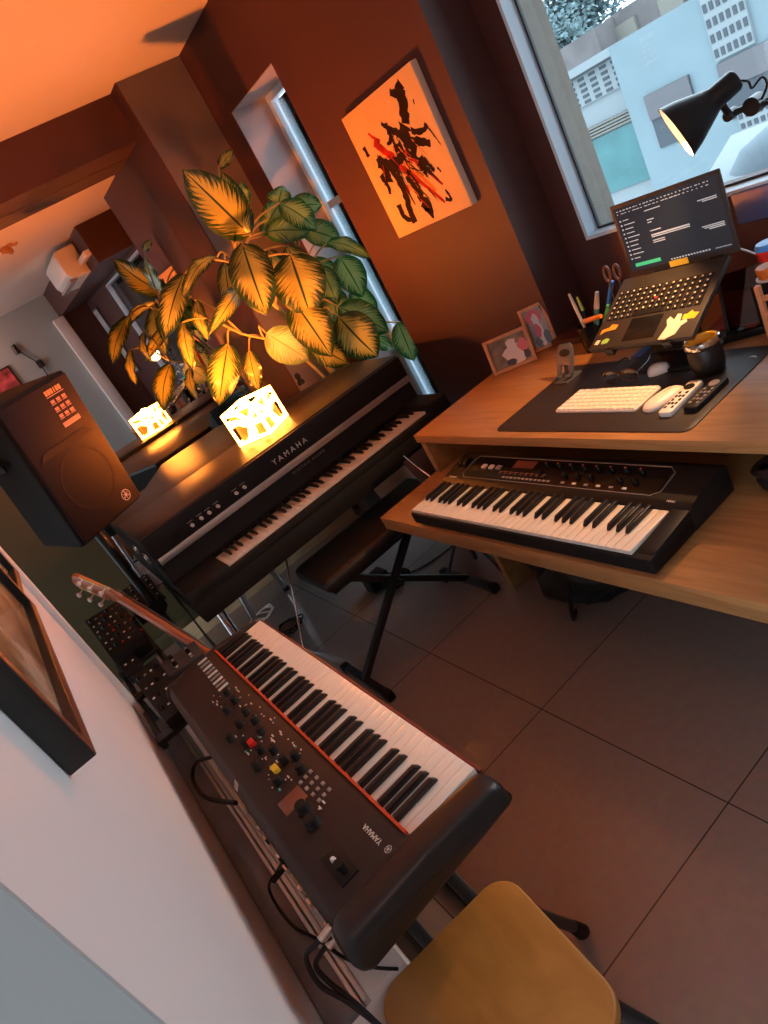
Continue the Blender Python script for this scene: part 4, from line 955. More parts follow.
LEAVES = [ # base px, tip px, width px, base y, tip y, kind, droop
    ((251, 236), (182, 169), 44, 3.02, 2.94, 0, .10), ((250, 234), (222, 172), 26, 3.0, 2.98, 0, .12), ((219, 168), (233, 150), 11, 3.0, 2.98, 0, .05),
    ((242, 243), (267, 316), 42, 2.93, 2.86, 0, .10), ((290, 254), (311, 317), 52, 2.95, 2.90, 0, .10), ((287, 246), (317, 300), 30, 3.0, 2.95, 0, .12),
    ((279, 203), (317, 230), 26, 3.05, 3.0, 1, .18), ((265, 232), (310, 232), 24, 3.10, 3.02, 1, .2), ((327, 243), (373, 259), 15, 3.05, 2.85, 1, .22),
    ((339, 256), (363, 297), 30, 3.05, 3.0, 1, .1), ((321, 266), (338, 305), 22, 3.08, 3.05, 1, .1), ((338, 307), (389, 332), 30, 3.0, 2.88, 1, .2),
    ((338, 316), (378, 357), 42, 2.95, 2.88, 0, .12), ((293, 300), (332, 357), 38, 2.95, 2.87, 0, .12), ((308, 345), (349, 364), 26, 2.96, 2.90, 0, .15),
    ((266, 333), (309, 360), 34, 3.05, 2.98, 2, .12), ((240, 287), (209, 335), 17, 3.16, 3.10, 0, .25), ((228, 343), (219, 406), 30, 3.22, 3.22, 0, .15),
    ((249, 350), (259, 392), 17, 3.24, 3.24, 0, .15), ((184, 274), (165, 340), 26, 3.14, 3.10, 0, .15), ((217, 257), (181, 302), 15, 3.16, 3.08, 0, .25),
    ((183, 322), (193, 370), 16, 3.16, 3.14, 0, .15), ((398, 322), (414, 361), 24, 3.00, 2.95, 1, .1), ((278, 214), (283, 186), 24, 3.1, 3.1, 1, .15),
    ((247, 205), (240, 182), 14, 3.15, 3.15, 1, .1), ((262, 236), (290, 196), 20, 3.12, 3.12, 1, .2), ((318, 285), (352, 318), 24, 3.12, 3.1, 1, .15), ((318, 240), (332, 222), 18, 3.12, 3.1, 1, .1),
    ((196, 300), (208, 340), 14, 3.2, 3.18, 0, .2), ((345, 330), (395, 350), 20, 3.08, 3.0, 1, .15), ((305, 262), (345, 280), 22, 3.15, 3.1, 1, .15), ((300, 228), (342, 242), 24, 3.14, 3.1, 1, .2), ((290, 205), (322, 205), 20, 3.16, 3.12, 1, .2), ((350, 290), (378, 312), 22, 3.14, 3.08, 1, .15), ((270, 250), (276, 292), 24, 3.1, 3.05, 0, .15), ((225, 262), (232, 318), 18, 3.2, 3.16, 0, .2), ((318, 330), (352, 345), 26, 3.05, 3.0, 1, .15), ((330, 285), (340, 330), 26, 3.1, 3.06, 1, .12), ((258, 262), (292, 290), 26, 3.1, 3.05, 1, .15)]
rl_ = random.Random(4)
nodes = [Vector((POTX, POTY, .25)), Vector((1.49, 3.20, .7)), Vector((1.42, 3.14, 1.05)), Vector((1.33, 3.10, 1.35)), Vector((1.28, 3.06, 1.52))]
MB().tube(nodes, [.019, .017, .014, .011, .007], 12).build('stem', M_stem, pt, world=True)
n2 = [Vector((POTX + .05, POTY - .03, .25)), Vector((1.55, 3.20, .65)), Vector((1.56, 3.16, .95)), Vector((1.55, 3.12, 1.25))]
MB().tube(n2, [.016, .014, .012, .008], 12).build('stem', M_stem, pt, world=True)
n3 = [Vector((POTX - .05, POTY - .04, .25)), Vector((1.43, 3.17, .75)), Vector((1.30, 3.10, 1.08)), Vector((1.12, 3.08, 1.26))]
MB().tube(n3, [.011, .009, .007, .005], 12).build('stem', M_stem, pt, world=True)
allnodes = catmull(nodes, 8)[10:] + catmull(n2, 8)[10:] + catmull(n3, 8)[10:]
def leaf(spec):
    bp, tp, wpx, yb, yt, kind, droop = spec
    yb *= 1; Bp, Tp = Y(*bp, yb), Y(*tp, yt)
    mid = (Bp + Tp) / 2; dist = (RM @ (mid - CAM)).z; wid = wpx / FPX * dist * 1.06
    ax = Tp - Bp; Lh = ax.length; axn = ax.normalized()
    view = (CAM - mid).normalized()
    nrm = (view + Vector((rl_.uniform(-.25, .25), rl_.uniform(-.2, .2), rl_.uniform(.1, .5)))); nrm = (nrm - axn * nrm.dot(axn)).normalized()
    side = axn.cross(nrm)
    bm = bmesh.new(); uvl = bm.loops.layers.uv.new('UVMap'); NU, NV = 8, 16; G = []
    wob = rl_.uniform(0, 6)
    for j in range(NV + 1):
        v = j / NV; w = wid / 2 * max(.0, math.sin(PI * min(1, v ** .88))) ** .62 * (1.06 - .14 * v) * (1 if v < .86 else (1 - ((v - .86) / .14) ** 1.4 * .55)) + .0006
        bend = droop * Lh * (math.sin(PI * v) * .9)
        row = []
        for i in range(NU + 1):
            u = i / NU * 2 - 1
            z = bend + abs(u) ** 1.2 * w * .35 - .10 * w * u * u * 3 + .006 * math.sin(v * 17 + wob + u * 2) * abs(u)
            row.append((bm.verts.new(Bp + ax * v + side * (u * w) + nrm * z), (u * .5 + .5, v)))
        G.append(row)
    for j in range(NV):
        for i in range(NU):
            q = [G[j][i], G[j][i + 1], G[j + 1][i + 1], G[j + 1][i]]
            f = bm.faces.new([a[0] for a in q])
            for lo, a in zip(f.loops, q): lo[uvl].uv = a[1]
    me = bpy.data.meshes.new('leaf'); bm.to_mesh(me); bm.free(); me.transform(wmat(pt).inverted()); me.shade_smooth()
    mm = (ML_a, ML_b, ML_c)[kind]; me.materials.append(mm)
    o = bpy.data.objects.new('leaf', me); C.objects.link(o); o.parent = pt; WM[o.name] = wmat(pt)
    nd = min(allnodes, key=lambda q: (q - Bp).length + (.3 if q.z > Bp.z + .05 else 0))
    c1 = nd.lerp(Bp, .5) + Vector((0, 0, .05)) - nrm * .01
    MB().tube([nd, c1, Bp, Bp + ax * .08], [.006, .005, .004, .002], 8).build('leaf_stalk', M_stem, o, world=True)
for l_ in LEAVES: leaf(l_)
MB().tube([Y(289, 318, 3.0), Y(300, 334, 2.98), Y(311, 350, 2.96)], [.010, .012, .009], 10).build('lamp_red_stem', mat('lamp_red_tint', (.55, .06, .02), .4), pt, world=True)  # short plant stem with orange-red lamplight put into its colour

# small dark clip on the lid behind the lamp, by the column
ck = thing('figurine', 'small dark ornament on the right rear of the piano lid by the column', 'ornament', Z(302, 383, ZL))
q = Z(302, 384, ZL)
MB().lathe([(0, 0), (.018, 0), (.020, .012), (.010, .03), (.016, .042), (.012, .058), (0, .062)], q, None, 18).build('figurine_body', M_blkgloss, ck, world=True)

# ------------------------------------------------------------------ desk items
def item(name, label, cat, p, group=None): return thing(name, label, cat, (p.x, p.y, p.z), group=group)
# desk mat
mt_pts = [Z(563, 362, DT), Z(497, 430.5, DT), Z(688, 432, DT), Z(790, 348, DT)]
mt = item('desk_mat', 'dark brown desk mat with rounded corners under the white keyboard', 'desk mat', sum(mt_pts, Vector()) / 4)
x0, x1 = 1.118, 1.50; yA, yB = 1.615, .952
MB().prism([(x + (x0 + x1) / 2, y + (yA + yB) / 2) for x, y in rrect(x1 - x0, yA - yB, .025, 6)], DT, DT + .003, None, .0012).build('mat_sheet', mat('dark_mat_leather', (.024, .018, .016), .5, bump=(300, .15)), mt, world=True)
q = Z(752, 358, DT + .0032); MB().prism([(q.x + a, q.y + b_) for a, b_ in ((0, -.012), (.009, -.006), (.012, .004), (.006, .012), (.007, .002), (.003, -.006))], DT + .003, DT + .0036).build('mat_emblem', M_text, mt, world=True, smooth=False)
DM = DT + .003
# white keyboard
k4 = [Z(554, 412.5, DM + .008), Z(640, 412, DM + .008), Z(660, 383, DM + .008), Z(577, 388, DM + .008)]
kc = sum(k4, Vector()) / 4
kbt = item('computer_keyboard', 'slim white computer keyboard on the dark desk mat', 'keyboard', Vector((kc.x, kc.y, DM)))
KU = ((k4[1] - k4[0]) + (k4[2] - k4[3])).normalized(); KV = Vector((-KU.y, KU.x, 0)); KL = .282; KD = .116
KM = frame_mat((kc.x, kc.y, DM), KU, None, (0, 0, 1))
MB().prism(rrect(KL, KD, .008, 4), 0, .007, KM, .0015).build('keyboard_base', M_whitep, kbt, world=True)
m = MB()
for j in range(6):
    n = 14 if j else 9
    for i in range(n):
        cw = KL / 14.4; 
        if j == 0:
            wds = [1, 1, 1, 1.2, 5, 1.2, 1, 1, 1]; s0 = sum(wds[:i]); wd = wds[i] * 14 / sum(wds); u = -KL / 2 + .004 + (s0 * 14 / sum(wds) + wd / 2) * cw * 1.0; ww = wd * cw - .003
        else: u = -KL / 2 + .004 + (i + .5) * cw; ww = cw - .003
        m.box(KM @ Vector((u, -KD / 2 + .012 + j * .0185, .0085)), (ww, .0155, .004), KM.to_3x3(), .001, 1)
m.build('keycaps', mat('white_keycap', (.84, .80, .74), .4), kbt, world=True)
def capsule_mouse(name, label, a, b, w, hgt, z, m, cat='mouse'):
    a, b = Z(*a, z), Z(*b, z); c = (a + b) / 2; L2 = (b - a).length / 2; F = frame_mat((c.x, c.y, z), b - a, None, (0, 0, 1))
    t = item(name, label, cat, Vector((c.x, c.y, z))); bm = bmesh.new(); bmesh.ops.create_icosphere(bm, subdivisions=4, radius=1)
    for v in bm.verts:
        x, y, zz = v.co; zz = max(zz, -.18)
        s_ = lambda q: math.copysign(abs(q) ** .75, q)
        v.co = F @ Vector((s_(x) * L2, s_(y) * w / 2, (zz + .18) / 1.18 * hgt))
    mb = MB(); mb.bm.free(); mb.bm = bm; mb.build('shell', m, t, world=True)
    MB().box(F @ Vector((L2 * .35, 0, hgt * .99)), (L2 * .5, .0012, .001), F.to_3x3()).build('seam', M_dim, t, world=True, smooth=False)
    return t
capsule_mouse('computer_mouse', 'flat white mouse lying right beside the white keyboard', (646, 413), (682, 388), .058, .020, DM, M_whitep)
capsule_mouse('earbud_case', 'small white oval case behind the white keyboard', (648, 376), (671, 368), .042, .026, DM, M_whitep, 'case')
# remotes
def remote(label, a, b, w, m, btn, name='remote_control'):
    a, b = Z(*a, DM + .01), Z(*b, DM + .01); c = (a + b) / 2; L2 = (b - a).length; F = frame_mat((c.x, c.y, DM), b - a, None, (0, 0, 1)); t = item(name, label, 'remote control', Vector((c.x, c.y, DM)))
    MB().prism(rrect(L2, w, .008, 5), 0, .014, F, .003).build('casing', m, t, world=True)
    MB().lathe([(.013, 0), (.013, .0022), (.007, .0022), (.006, .001), (0, .001)], F @ Vector((L2 * .28, 0, .014)), None, 22).build('navigation_ring', btn, t, world=True)
    b_ = MB()
    for i in range(5):
        for s in (-1, 0, 1) if i % 2 else (-1, 1): b_.box(F @ Vector((L2 * (.10 - i * .11), s * w * .26, .0148)), (.009, .006, .002), F.to_3x3(), .0008, 1)
    b_.build('buttons', btn, t, world=True)
remote('white remote control on the desk mat beside the white mouse', (664, 414), (697, 381), .036, M_whitep, M_blk)
r2 = remote('dark remote control on the desk mat beside the mate cup', (689, 409), (722, 378), .038, M_blk, M_dim)
# mate cup
mc = Z(711, 371, DM); mc.z = DM
mg = item('mate_cup', 'black leather mate cup with silver rim and yellow inside', 'cup', mc)
MB().lathe([(0, 0), (.030, 0), (.036, .006), (.041, .03), (.041, .055), (.038, .074), (.036, .074), (.034, .01), (0, .01)], mc, None, 36).build('cup_body', mat('black_leather', (.010, .008, .007), .4, bump=(200, .3)), mg, world=True)
MB().lathe([(.039, .070), (.0425, .074), (.044, .082), (.0435, .090), (.040, .091), (.036, .086), (.036, .072)], mc, None, 36).build('silver_rim', M_chrome, mg, world=True)
MB().lathe([(.0385, .0905), (.034, .088), (.031, .070), (.0, .062)], mc, None, 32).build('yellow_lining', mat('yellow_lining', (.75, .42, .03), .5), mg, world=True)
MB().lathe([(.031, .068), (.015, .073), (0, .070)], mc, None, 24).build('yerba_leaf', mat('yerba', (.16, .11, .02), .9, bump=(90, .8)), mg, world=True)
# glasses
ga, gb = Z(606, 385, DM), Z(641, 381, DM); gu = (gb - ga).normalized(); gv = Vector((-gu.y, gu.x, 0)); gc = (ga + gb) / 2
if gv.x < 0: gv = -gv
gl = item('eyeglasses', 'dark tortoiseshell eyeglasses folded on the desk mat', 'glasses', gc)
m_t = mat('tortoiseshell', (.09, .03, .012), .2, noise=(70, .8, one))
m = MB(); half = (gb - ga).length / 2
for s in (-1, 1):
    c = gc + gu * s * half * .52 + Vector((0, 0, .022)); ring = []
    for k in range(25):
        a = 2 * PI * k / 24; ring.append(c + gu * (.025 * math.cos(a)) + Vector((0, 0, .019 * math.sin(a))))
    m.tube(ring, .0022, 8, smooth=False)
m.tube([gc - gu * .012 + Vector((0, 0, .028)), gc + Vector((0, 0, .031)), gc + gu * .012 + Vector((0, 0, .028))], .002, 8)
m.build('front_frame', m_t, gl, world=True)
for s in (-1, 1):
    a = gc + gu * s * (half * .52 + .026) + Vector((0, 0, .028)); MB().tube([a, a + gv * .05, a + gv * .10 - gu * s * .01, a + gv * .125 - Vector((0, 0, .022))], .0022, 8).build('temple', m_t, gl, world=True)
    c = gc + gu * s * half * .52 + Vector((0, 0, .022))
    MB().lathe([(0, -.0006), (.0235, -.0006), (.0235, .0006), (0, .0006)], c, frame_mat((0, 0, 0), gu, Vector((0, 0, 1))).to_3x3() @ Matrix.Diagonal((1, .78, 1)), 24).build('lens', M_glass, gl, world=True)
# phone stand
pa_, pb_ = Z(559, 384, DT), Z(574, 383, DT); pc = Z(566, 381, DT)
hs = item('phone_stand', 'grey plastic phone stand with cut-out back in front of the photo frames', 'phone stand', pc)
su_ = Vector((0.02, -1, 0)).normalized(); HF = frame_mat((pc.x, pc.y, DT), su_, None, (-.85, 0, .5))   # local x along width, y up the back plate
ol = [(a_ * 1.2, b_ * 1.3) for a_, b_ in [(-.028, 0.012), (-.030, .05), (-.027, .078), (-.018, .088), (.018, .088), (.027, .078), (.030, .05), (.028, .012), (.014, .012), (.012, .036), (-.012, .036), (-.014, .012)]]
MB().prism(ol, 0, .006, HF, .0015).build('back_plate', M_greyp, hs, world=True)
MB().prism([(.022 * math.cos(t), .086 + .012 * math.sin(t)) for t in [2 * PI * k / 20 for k in range(20)]], .0055, .0066, HF).build('back_opening', M_blk, hs, world=True)
m = MB()
for s in (-1, 1): m.box(HF @ Vector((s * .021, .014, .010)), (.012, .010, .022), HF.to_3x3(), .002)
m.build('front_hook', M_greyp, hs, world=True)
MB().box((pc.x + .012, pc.y, DT + .004), (.075, .055, .008), None, .002).build('foot_plate', M_greyp, hs, world=True)
MB().box((pc.x + .030, pc.y, DT + .030), (.008, .030, .055), Matrix.Rotation(.35, 3, 'Y'), .001).build('rear_strut', M_greyp, hs, world=True)
# photo frames
def photo(label, BL, BR, TL, lean, cols, seed, z=DT):
    a, b = Z(*BL, z), Z(*BR, z); u = (b - a).normalized(); bk = Vector((-u.y, u.x, 0))
    if bk.x < 0: bk = -bk
    up = (Vector((0, 0, 1)) * math.cos(lean) + bk * math.sin(lean)); best = min((( (lambda p: (p[0] - TL[0]) ** 2 + (p[1] - TL[1]) ** 2)(proj(a + up * (h_ / 400))), h_ / 400) for h_ in range(20, 120)))
    Hh = best[1]; W = (b - a).length
    F = frame_mat(a, u, up)
    nz = (F.to_3x3() @ Vector((0, 0, 1)))
    t = thing('photo_frame', label, 'photo frame', ((a + b) / 2).to_tuple(), group=None); bw = .013
    s = 1 if nz.x < 0 else -1
    m = MB()
    for q in ((0, bw, 0, Hh), (W - bw, W, 0, Hh), (bw, W - bw, 0, bw), (bw, W - bw, Hh - bw, Hh)):
        m.box(F @ Vector(((q[0] + q[1]) / 2, (q[2] + q[3]) / 2, 0)), (q[1] - q[0], q[3] - q[2], .014), F.to_3x3(), .0015)
    m.build('frame', M_framew, t, world=True)
    MB().box(F @ Vector((W / 2, Hh / 2, -s * .004)), (W - 2 * bw, Hh - 2 * bw, .002), F.to_3x3()).build('photo_paper', mat('photo_ground_%d' % seed, cols[0], .3, noise=(25, .5, one)), t, world=True, smooth=False)
    r = random.Random(seed)
    for k, (cx, cy, w, hh, ci) in enumerate(cols[1]):
        pts = [(cx + w * math.cos(q) * r.uniform(.7, 1.1), cy + hh * math.sin(q) * r.uniform(.7, 1.1)) for q in [2 * PI * i / 11 for i in range(11)]]
        pts = [(bw + (W - 2 * bw) * min(1, max(0, x)), bw + (Hh - 2 * bw) * min(1, max(0, y))) for x, y in pts]
        z0 = s * (-.0028 + .0001 * k)
        bb = MB(); bb.bm.faces.new([bb.bm.verts.new(F @ Vector((x, y, z0))) for x, y in pts]); bb.build('photo_figures', ci, t, world=True, smooth=False)
    MB().box(F @ Vector((W / 2, Hh * .38, -s * .012)) + bk * .02, (.03, Hh * .7, .003), F.to_3x3() @ Matrix.Rotation(-s * .35, 3, 'X')).build('easel_leg', M_framew, t, world=True)
Pw, Pp, Pd, Pr = mat('print_white', (.70, .58, .54), .35), mat('print_pink', (.62, .14, .16), .35), mat('print_dark', (.05, .03, .03), .35), mat('print_red', (.55, .03, .05), .35)
photo('upright wooden photo frame with a red and white picture behind the landscape frame', (534, 354), (559, 343), (517.5, 312), .22, ((.22, .16, .13), [(.5, .8, .5, .22, Pr), (.5, .72, .2, .16, Pw), (.52, .3, .26, .34, Pw), (.42, .42, .2, .2, Pr), (.3, .12, .2, .16, Pd), (.8, .2, .2, .2, Pd)]), 31)
photo('landscape wooden photo frame with a pale picture at the left end of the desk', (495, 376.5), (538, 359), (485, 342), .24, ((.20, .13, .07), [(.62, .35, .34, .36, Pw), (.58, .75, .16, .2, Pw), (.85, .55, .16, .25, Pp), (.45, .12, .14, .14, Pd), (.9, .2, .1, .2, Pd)]), 32)
# pen holder and what stands in it
hc = Z(604, 334, DT); hc = Vector((1.62, 1.60, DT)); q = proj(hc)
ph = item('pen_holder', 'black pen holder beside the laptop holding pens and scissors', 'pen holder', hc)
MB().lathe([(0, 0), (.040, 0), (.042, .004), (.044, .090), (.041, .090), (.039, .006), (0, .006)], hc, None, 28).build('holder_cup', M_blkgloss, ph, world=True)
def pen(name, label, cat, px0, px1, dx0, dx1, r, m, cap=None, group=None):
    """top of the pen is seen at px1; its foot rests in the cup"""
    top = X(*px1, 1.62 + dx1); foot = hc + Vector((dx0, px0, .008)); t = thing(name, label, cat, foot.to_tuple(), group=group)
    k = foot.lerp(top, .72)
    MB().cyl(foot, k, r, None, 12).build('barrel', m, t, world=True); MB().cyl(k, top, r * 1.12, r * .7, 12).build('cap', cap or m, t, world=True)
pen('pen', 'pale cream pen leaning out of the pen holder, leftmost of its pens', 'pen', .018, (569, 294), 0, .0, .0055, mat('cream_plastic', (.72, .58, .46), .4))
pen('pen', 'black pen with a lime tip in the pen holder', 'pen', .010, (577, 297), .012, .01, .005, M_blk, mat('lime_plastic', (.45, .55, .08), .4))
pen('marker', 'thick teal marker with a pale end leaning in the pen holder', 'pen', -.004, (597, 292), -.014, .0, .0085, mat('teal_plastic', (.05, .20, .22), .35), mat('beige_plastic', (.46, .38, .33), .4))
pen('marker', 'short green marker in the pen holder in front of the scissors', 'pen', -.02, (608, 305), -.016, -.02, .006, M_green, M_green)
lt = thing('lighter', 'orange lighter lying across the front of the pen holder', 'lighter', (hc.x - .03, hc.y, DT + .09))
a, b = X(586, 321, hc.x - .035), X(601, 316, hc.x - .035)
MB().cyl(a, b, .008, .007, 14).build('lighter_body', M_orange, lt, world=True)
MB().cyl(a, a + (a - b).normalized() * .012, .0082, None, 12).build('lighter_head', mat('beige_plastic', (.46, .38, .33), .4), lt, world=True)
sc_ = thing('scissors', 'scissors with dark orange-brown handles standing in the pen holder', 'scissors', (hc.x, hc.y - .01, DT + .01))
for s in (-1, 1):
    c = X(612 + s * 5, 273 + s * -1, hc.x + .02); ring = []
    uu = Vector((0, -1, 0)); vv = Vector((.1, 0, 1)).normalized()
    for k in range(21):
        t = 2 * PI * k / 20; ring.append(c + uu * (.011 * math.cos(t)) + vv * (.022 * math.sin(t)))
    MB().tube(ring, .0042, 8, smooth=False).build('handle_loop', mat('brown_handle', (.22, .07, .03), .4), sc_, world=True)
    MB().prism([(-.004, 0), (.004, 0), (.002, -.12), (-.001, -.13)], -.001, .001, frame_mat(c - vv * .022, uu, vv)).build('blade', M_chrome, sc_, world=True)
bt = thing('box_cutter', 'blue utility knife standing in the pen holder between the scissor handles', 'knife', (hc.x, hc.y - .02, DT + .01))
a, b = hc + Vector((.012, -.012, .010)), X(612, 281, hc.x + .03)
MB().box((a + b) / 2, (.010, .018, (b - a).length), (b - a).to_track_quat('Z', 'X').to_matrix(), .003).build('knife_body', M_bluep, bt, world=True)
# stationery tray/dark book behind the pen holder
bk = thing('book', 'dark reddish book lying flat behind the photo frames', 'book', (1.74, 1.72, DT))
MB().box((1.745, 1.74, DT + .012), (.15, .22, .022), None, .002).build('cover', mat('oxblood_cover', (.07, .018, .012), .45), bk, world=True)
MB().box((1.743, 1.74, DT + .012), (.146, .216, .016)).build('pages', mat('page_edge', (.5, .42, .32), .8), bk, world=True)

# laptop on its stand
LB = X(637, 277, 1.595); RB = X(733, 252, 1.595); FL = Z(589, 351, .848); FR = Z(690, 336, .848)
lu = ((RB - LB) + (FR - FL)); lu.z = 0; lu.normalize(); lo = (LB + RB + FL + FR) / 4
lw = .320; fm = (FL + FR) / 2; bmid = (LB + RB) / 2; lv = (bmid - fm); lv = lv - lu * lv.dot(lu); ld = lv.length; lv.normalize()
LT = frame_mat(fm - lu * lw / 2, lu, lv)     # x: left to right, y: front edge to hinge, z: up
lap = thing('laptop', 'black laptop with stickers open on a raised stand showing a dark chat window', 'laptop', (lo.x, lo.y, lo.z - .02))
M_lbody = mat('charcoal_magnesium', (.030, .026, .023), .5, bump=(500, .08))
MB().prism([(0, 0), (lw, 0), (lw, ld), (0, ld)], -.016, 0, LT, .004).build('base', M_lbody, lap, world=True)
m = MB(); kw = (lw - .03) / 14
for j in range(6):
    for i in range(14):
        if j == 0 and 4 <= i <= 8:
            if i == 6: m.box(LT @ Vector((.015 + 6.5 * kw, ld * .42, .0012)), (kw * 5 - .003, .013, .0025), LT.to_3x3(), .0008, 1)
            continue
        m.box(LT @ Vector((.015 + (i + .5) * kw, ld * .42 + j * .0175, .0012)), (kw - .003, .0145, .0025), LT.to_3x3(), .0008, 1)
m.build('keycaps', M_blk, lap, world=True)
m = MB(); rk = random.Random(8)
for j in range(6):
    for i in range(14): 
        if not (j == 0 and 4 <= i <= 8): m.box(LT @ Vector((.013 + (i + .5) * kw, ld * .42 + j * .0175 + .001, .0026)), (rk.choice((.0035, .005)), .0045, .0004), LT.to_3x3())
m.build('key_legends', mat('legend_print', (.75, .70, .62), .5), lap, world=True, smooth=False)
MB().lathe([(0, .004), (.004, .0035), (.0045, 0)], LT @ Vector((lw * .48, ld * .42 + .045, .001)), None, 12).build('pointing_stick', M_redp, lap, world=True)
MB().prism([(lw * .33, .016), (lw * .64, .016), (lw * .64, ld * .36), (lw * .33, ld * .36)], -.001, .0006, LT, .0003).build('trackpad', M_blkgloss, lap, world=True)
def sticker(pts, m, name='sticker'): MB().prism([(lw * x, ld * y) for x, y in pts], 0, .0007, LT).build(name, m, lap, world=True, smooth=False)
M_so, M_sy, M_sw, M_sg = mat('orange_sticker', (.78, .30, .03), .4), mat('yellow_sticker', (.80, .56, .04), .4), mat('cream_sticker', (.74, .66, .54), .45), mat('green_sticker', (.30, .55, .12), .4)
sticker([(.05, .20), (.10, .24), (.20, .25), (.21, .31), (.14, .33), (.12, .29), (.05, .27)], M_so)
sticker([(.12, .06), (.18, .07), (.19, .12), (.15, .14), (.11, .11)], M_sg); sticker([(.04, .07), (.08, .06), (.09, .12), (.05, .13)], M_sw)
sticker([(.70, .02), (.76, .01), (.84, .06), (.86, .16), (.90, .20), (.88, .24), (.83, .22), (.82, .31), (.78, .32), (.77, .25), (.72, .30), (.70, .26), (.73, .18)], M_sw)
sticker([(.84, .24), (.95, .23), (.97, .30), (.92, .31), (.90, .34), (.87, .30), (.84, .30)], M_sy)
sb_ = LT @ Vector((0, ld, -.002)); scu = lu
# screen
dr_ = ray(659.5, 189.5); tC = CAM + dr_ * ((bmid - CAM).dot(lu) / dr_.dot(lu)); upv = tC - bmid; print('screen up', upv); sh = upv.length; upv.normalize()
SM = frame_mat(bmid - lu * lw / 2, lu, upv)    # z faces the user
if (SM.to_3x3() @ Vector((0, 0, 1))).x > 0: print('screen frame flipped')
scr = MB().prism([(0, 0), (lw, 0), (lw, sh), (0, sh)], -.007, 0, SM, .003).build('screen_lid', M_lbody, lap, world=True)
MB().prism([(.010, .016), (lw - .010, .016), (lw - .010, sh - .010), (.010, sh - .010)], 0, .0006, SM).build('display', mat('dark_screen', (.012, .014, .018), .25, emit=(.10, .13, .18), estr=.12), scr, world=True, smooth=False)
ui = MB(); ui2 = MB(); gx, gy = lw - .024, sh - .028
def ub(m, x, y, w, h_): m.box(SM @ Vector((.012 + gx * (x + w / 2), .016 + gy * (y + h_ / 2), .0009)), (gx * w, gy * h_, .0005), SM.to_3x3())
ru = random.Random(5)
for i in range(26): ub(ui, .02 + i * .036, .955, ru.uniform(.008, .026), .012)
for i in range(22): ub(ui, .02 + i * .042, .91, ru.uniform(.010, .034), .010)
for i in range(10): ub(ui, .06, .80 - i * .068, ru.uniform(.06, .14), .012); ub(ui, .025, .795 - i * .068, .016, .022)
for i, (x, y, w) in enumerate(((.30, .84, .16), (.30, .70, .07), (.30, .66, .04), (.30, .53, .11), (.30, .46, .38), (.30, .435, .38), (.30, .38, .12), (.30, .35, .12), (.80, .74, .17), (.84, .715, .13), (.78, .37, .20), (.80, .345, .18), (.84, .32, .14))): ub(ui, x, y, w, .014 if i != 4 else .022)
for i in range(14): ub(ui, .42 + i * .028, .03, .016, .020)
for i in range(8): ub(ui, .85 + i * .018, .03, .011, .012)
ui.build('screen_text', mat('screen_text', (.3, .3, .3), .4, emit=(.55, .60, .62), estr=.55), scr, world=True, smooth=False)
ub(ui2, .05, .055, .27, .055); ui2.build('green_button', mat('screen_green', (.05, .4, .2), .4, emit=(.03, .42, .18), estr=.8), scr, world=True, smooth=False)
MB().prism([(lw * .40, .002), (lw * .57, .002), (lw * .57, .018), (lw * .40, .018)], 0, .0012, SM).build('yellow_sticker', M_sy, scr, world=True, smooth=False)
for x in (.06, lw - .06): MB().cyl(SM @ Vector((x - .018, -.001, -.003)), SM @ Vector((x + .018, -.001, -.003)), .0055, None, 14).build('hinge', M_blk, lap, world=True)
# stand of the laptop
ls = thing('laptop_stand', 'dark metal stand raising the laptop above the desk', 'laptop stand', (lo.x, lo.y, DT))
m = MB()
for x in (.07, lw - .07):
    a = LT @ Vector((x, -.004, -.0195)); b = LT @ Vector((x, ld - .02, -.0195)); bar(m, a, b, .026, .006)
    m.box(LT @ Vector((x, -.006, -.012)), (.026, .005, .020), LT.to_3x3(), .001)
m.build('cradle_arm', M_steel, ls, world=True)
a = LT @ Vector((lw / 2, ld * .62, -.022)); MB().box((a.x, a.y, (DT + a.z) / 2 + .006), (.014, .16, a.z - DT - .016), None, .003).build('riser', M_steel, ls, world=True)
MB().box((a.x - .01, a.y, DT + .005), (.20, .24, .010), None, .003).build('foot_plate', M_steel, ls, world=True)
bar(MB(), LT @ Vector((.05, ld * .62, -.026)), LT @ Vector((lw - .05, ld * .62, -.026)), .02, .006).build('cross_bar', M_steel, ls, world=True)
# blue folder and red book under the laptop
q = [Z(634, 358, DT + .004), Z(692, 352, DT + .004)]
bf = thing('folder', 'blue folder lying flat under the front of the laptop', 'folder', (1.50, 1.30, DT))
MB().box((q[0].x + .045, (q[0].y + q[1].y) / 2, DT + .0042), (.10, q[0].y - q[1].y + .02, .006), Matrix.Rotation(-.06, 3, 'Z'), .001).build('folder_sheet', mat('blue_folder', (.03, .10, .30), .4), bf, world=True)
rbk = thing('notebook', 'red notebook edge beside the laptop under the smoked stand', 'notebook', (1.62, 1.09, DT))
qq = [Z(711, 331, DT + .012), Z(748, 326, DT + .012)]
MB().box(((qq[0].x + qq[1].x) / 2 + .06, (qq[0].y + qq[1].y) / 2, DT + .008), (.12, .14, .014), Matrix.Rotation(.05, 3, 'Z'), .002).build('cover', mat('red_cover', (.30, .035, .015), .45), rbk, world=True)
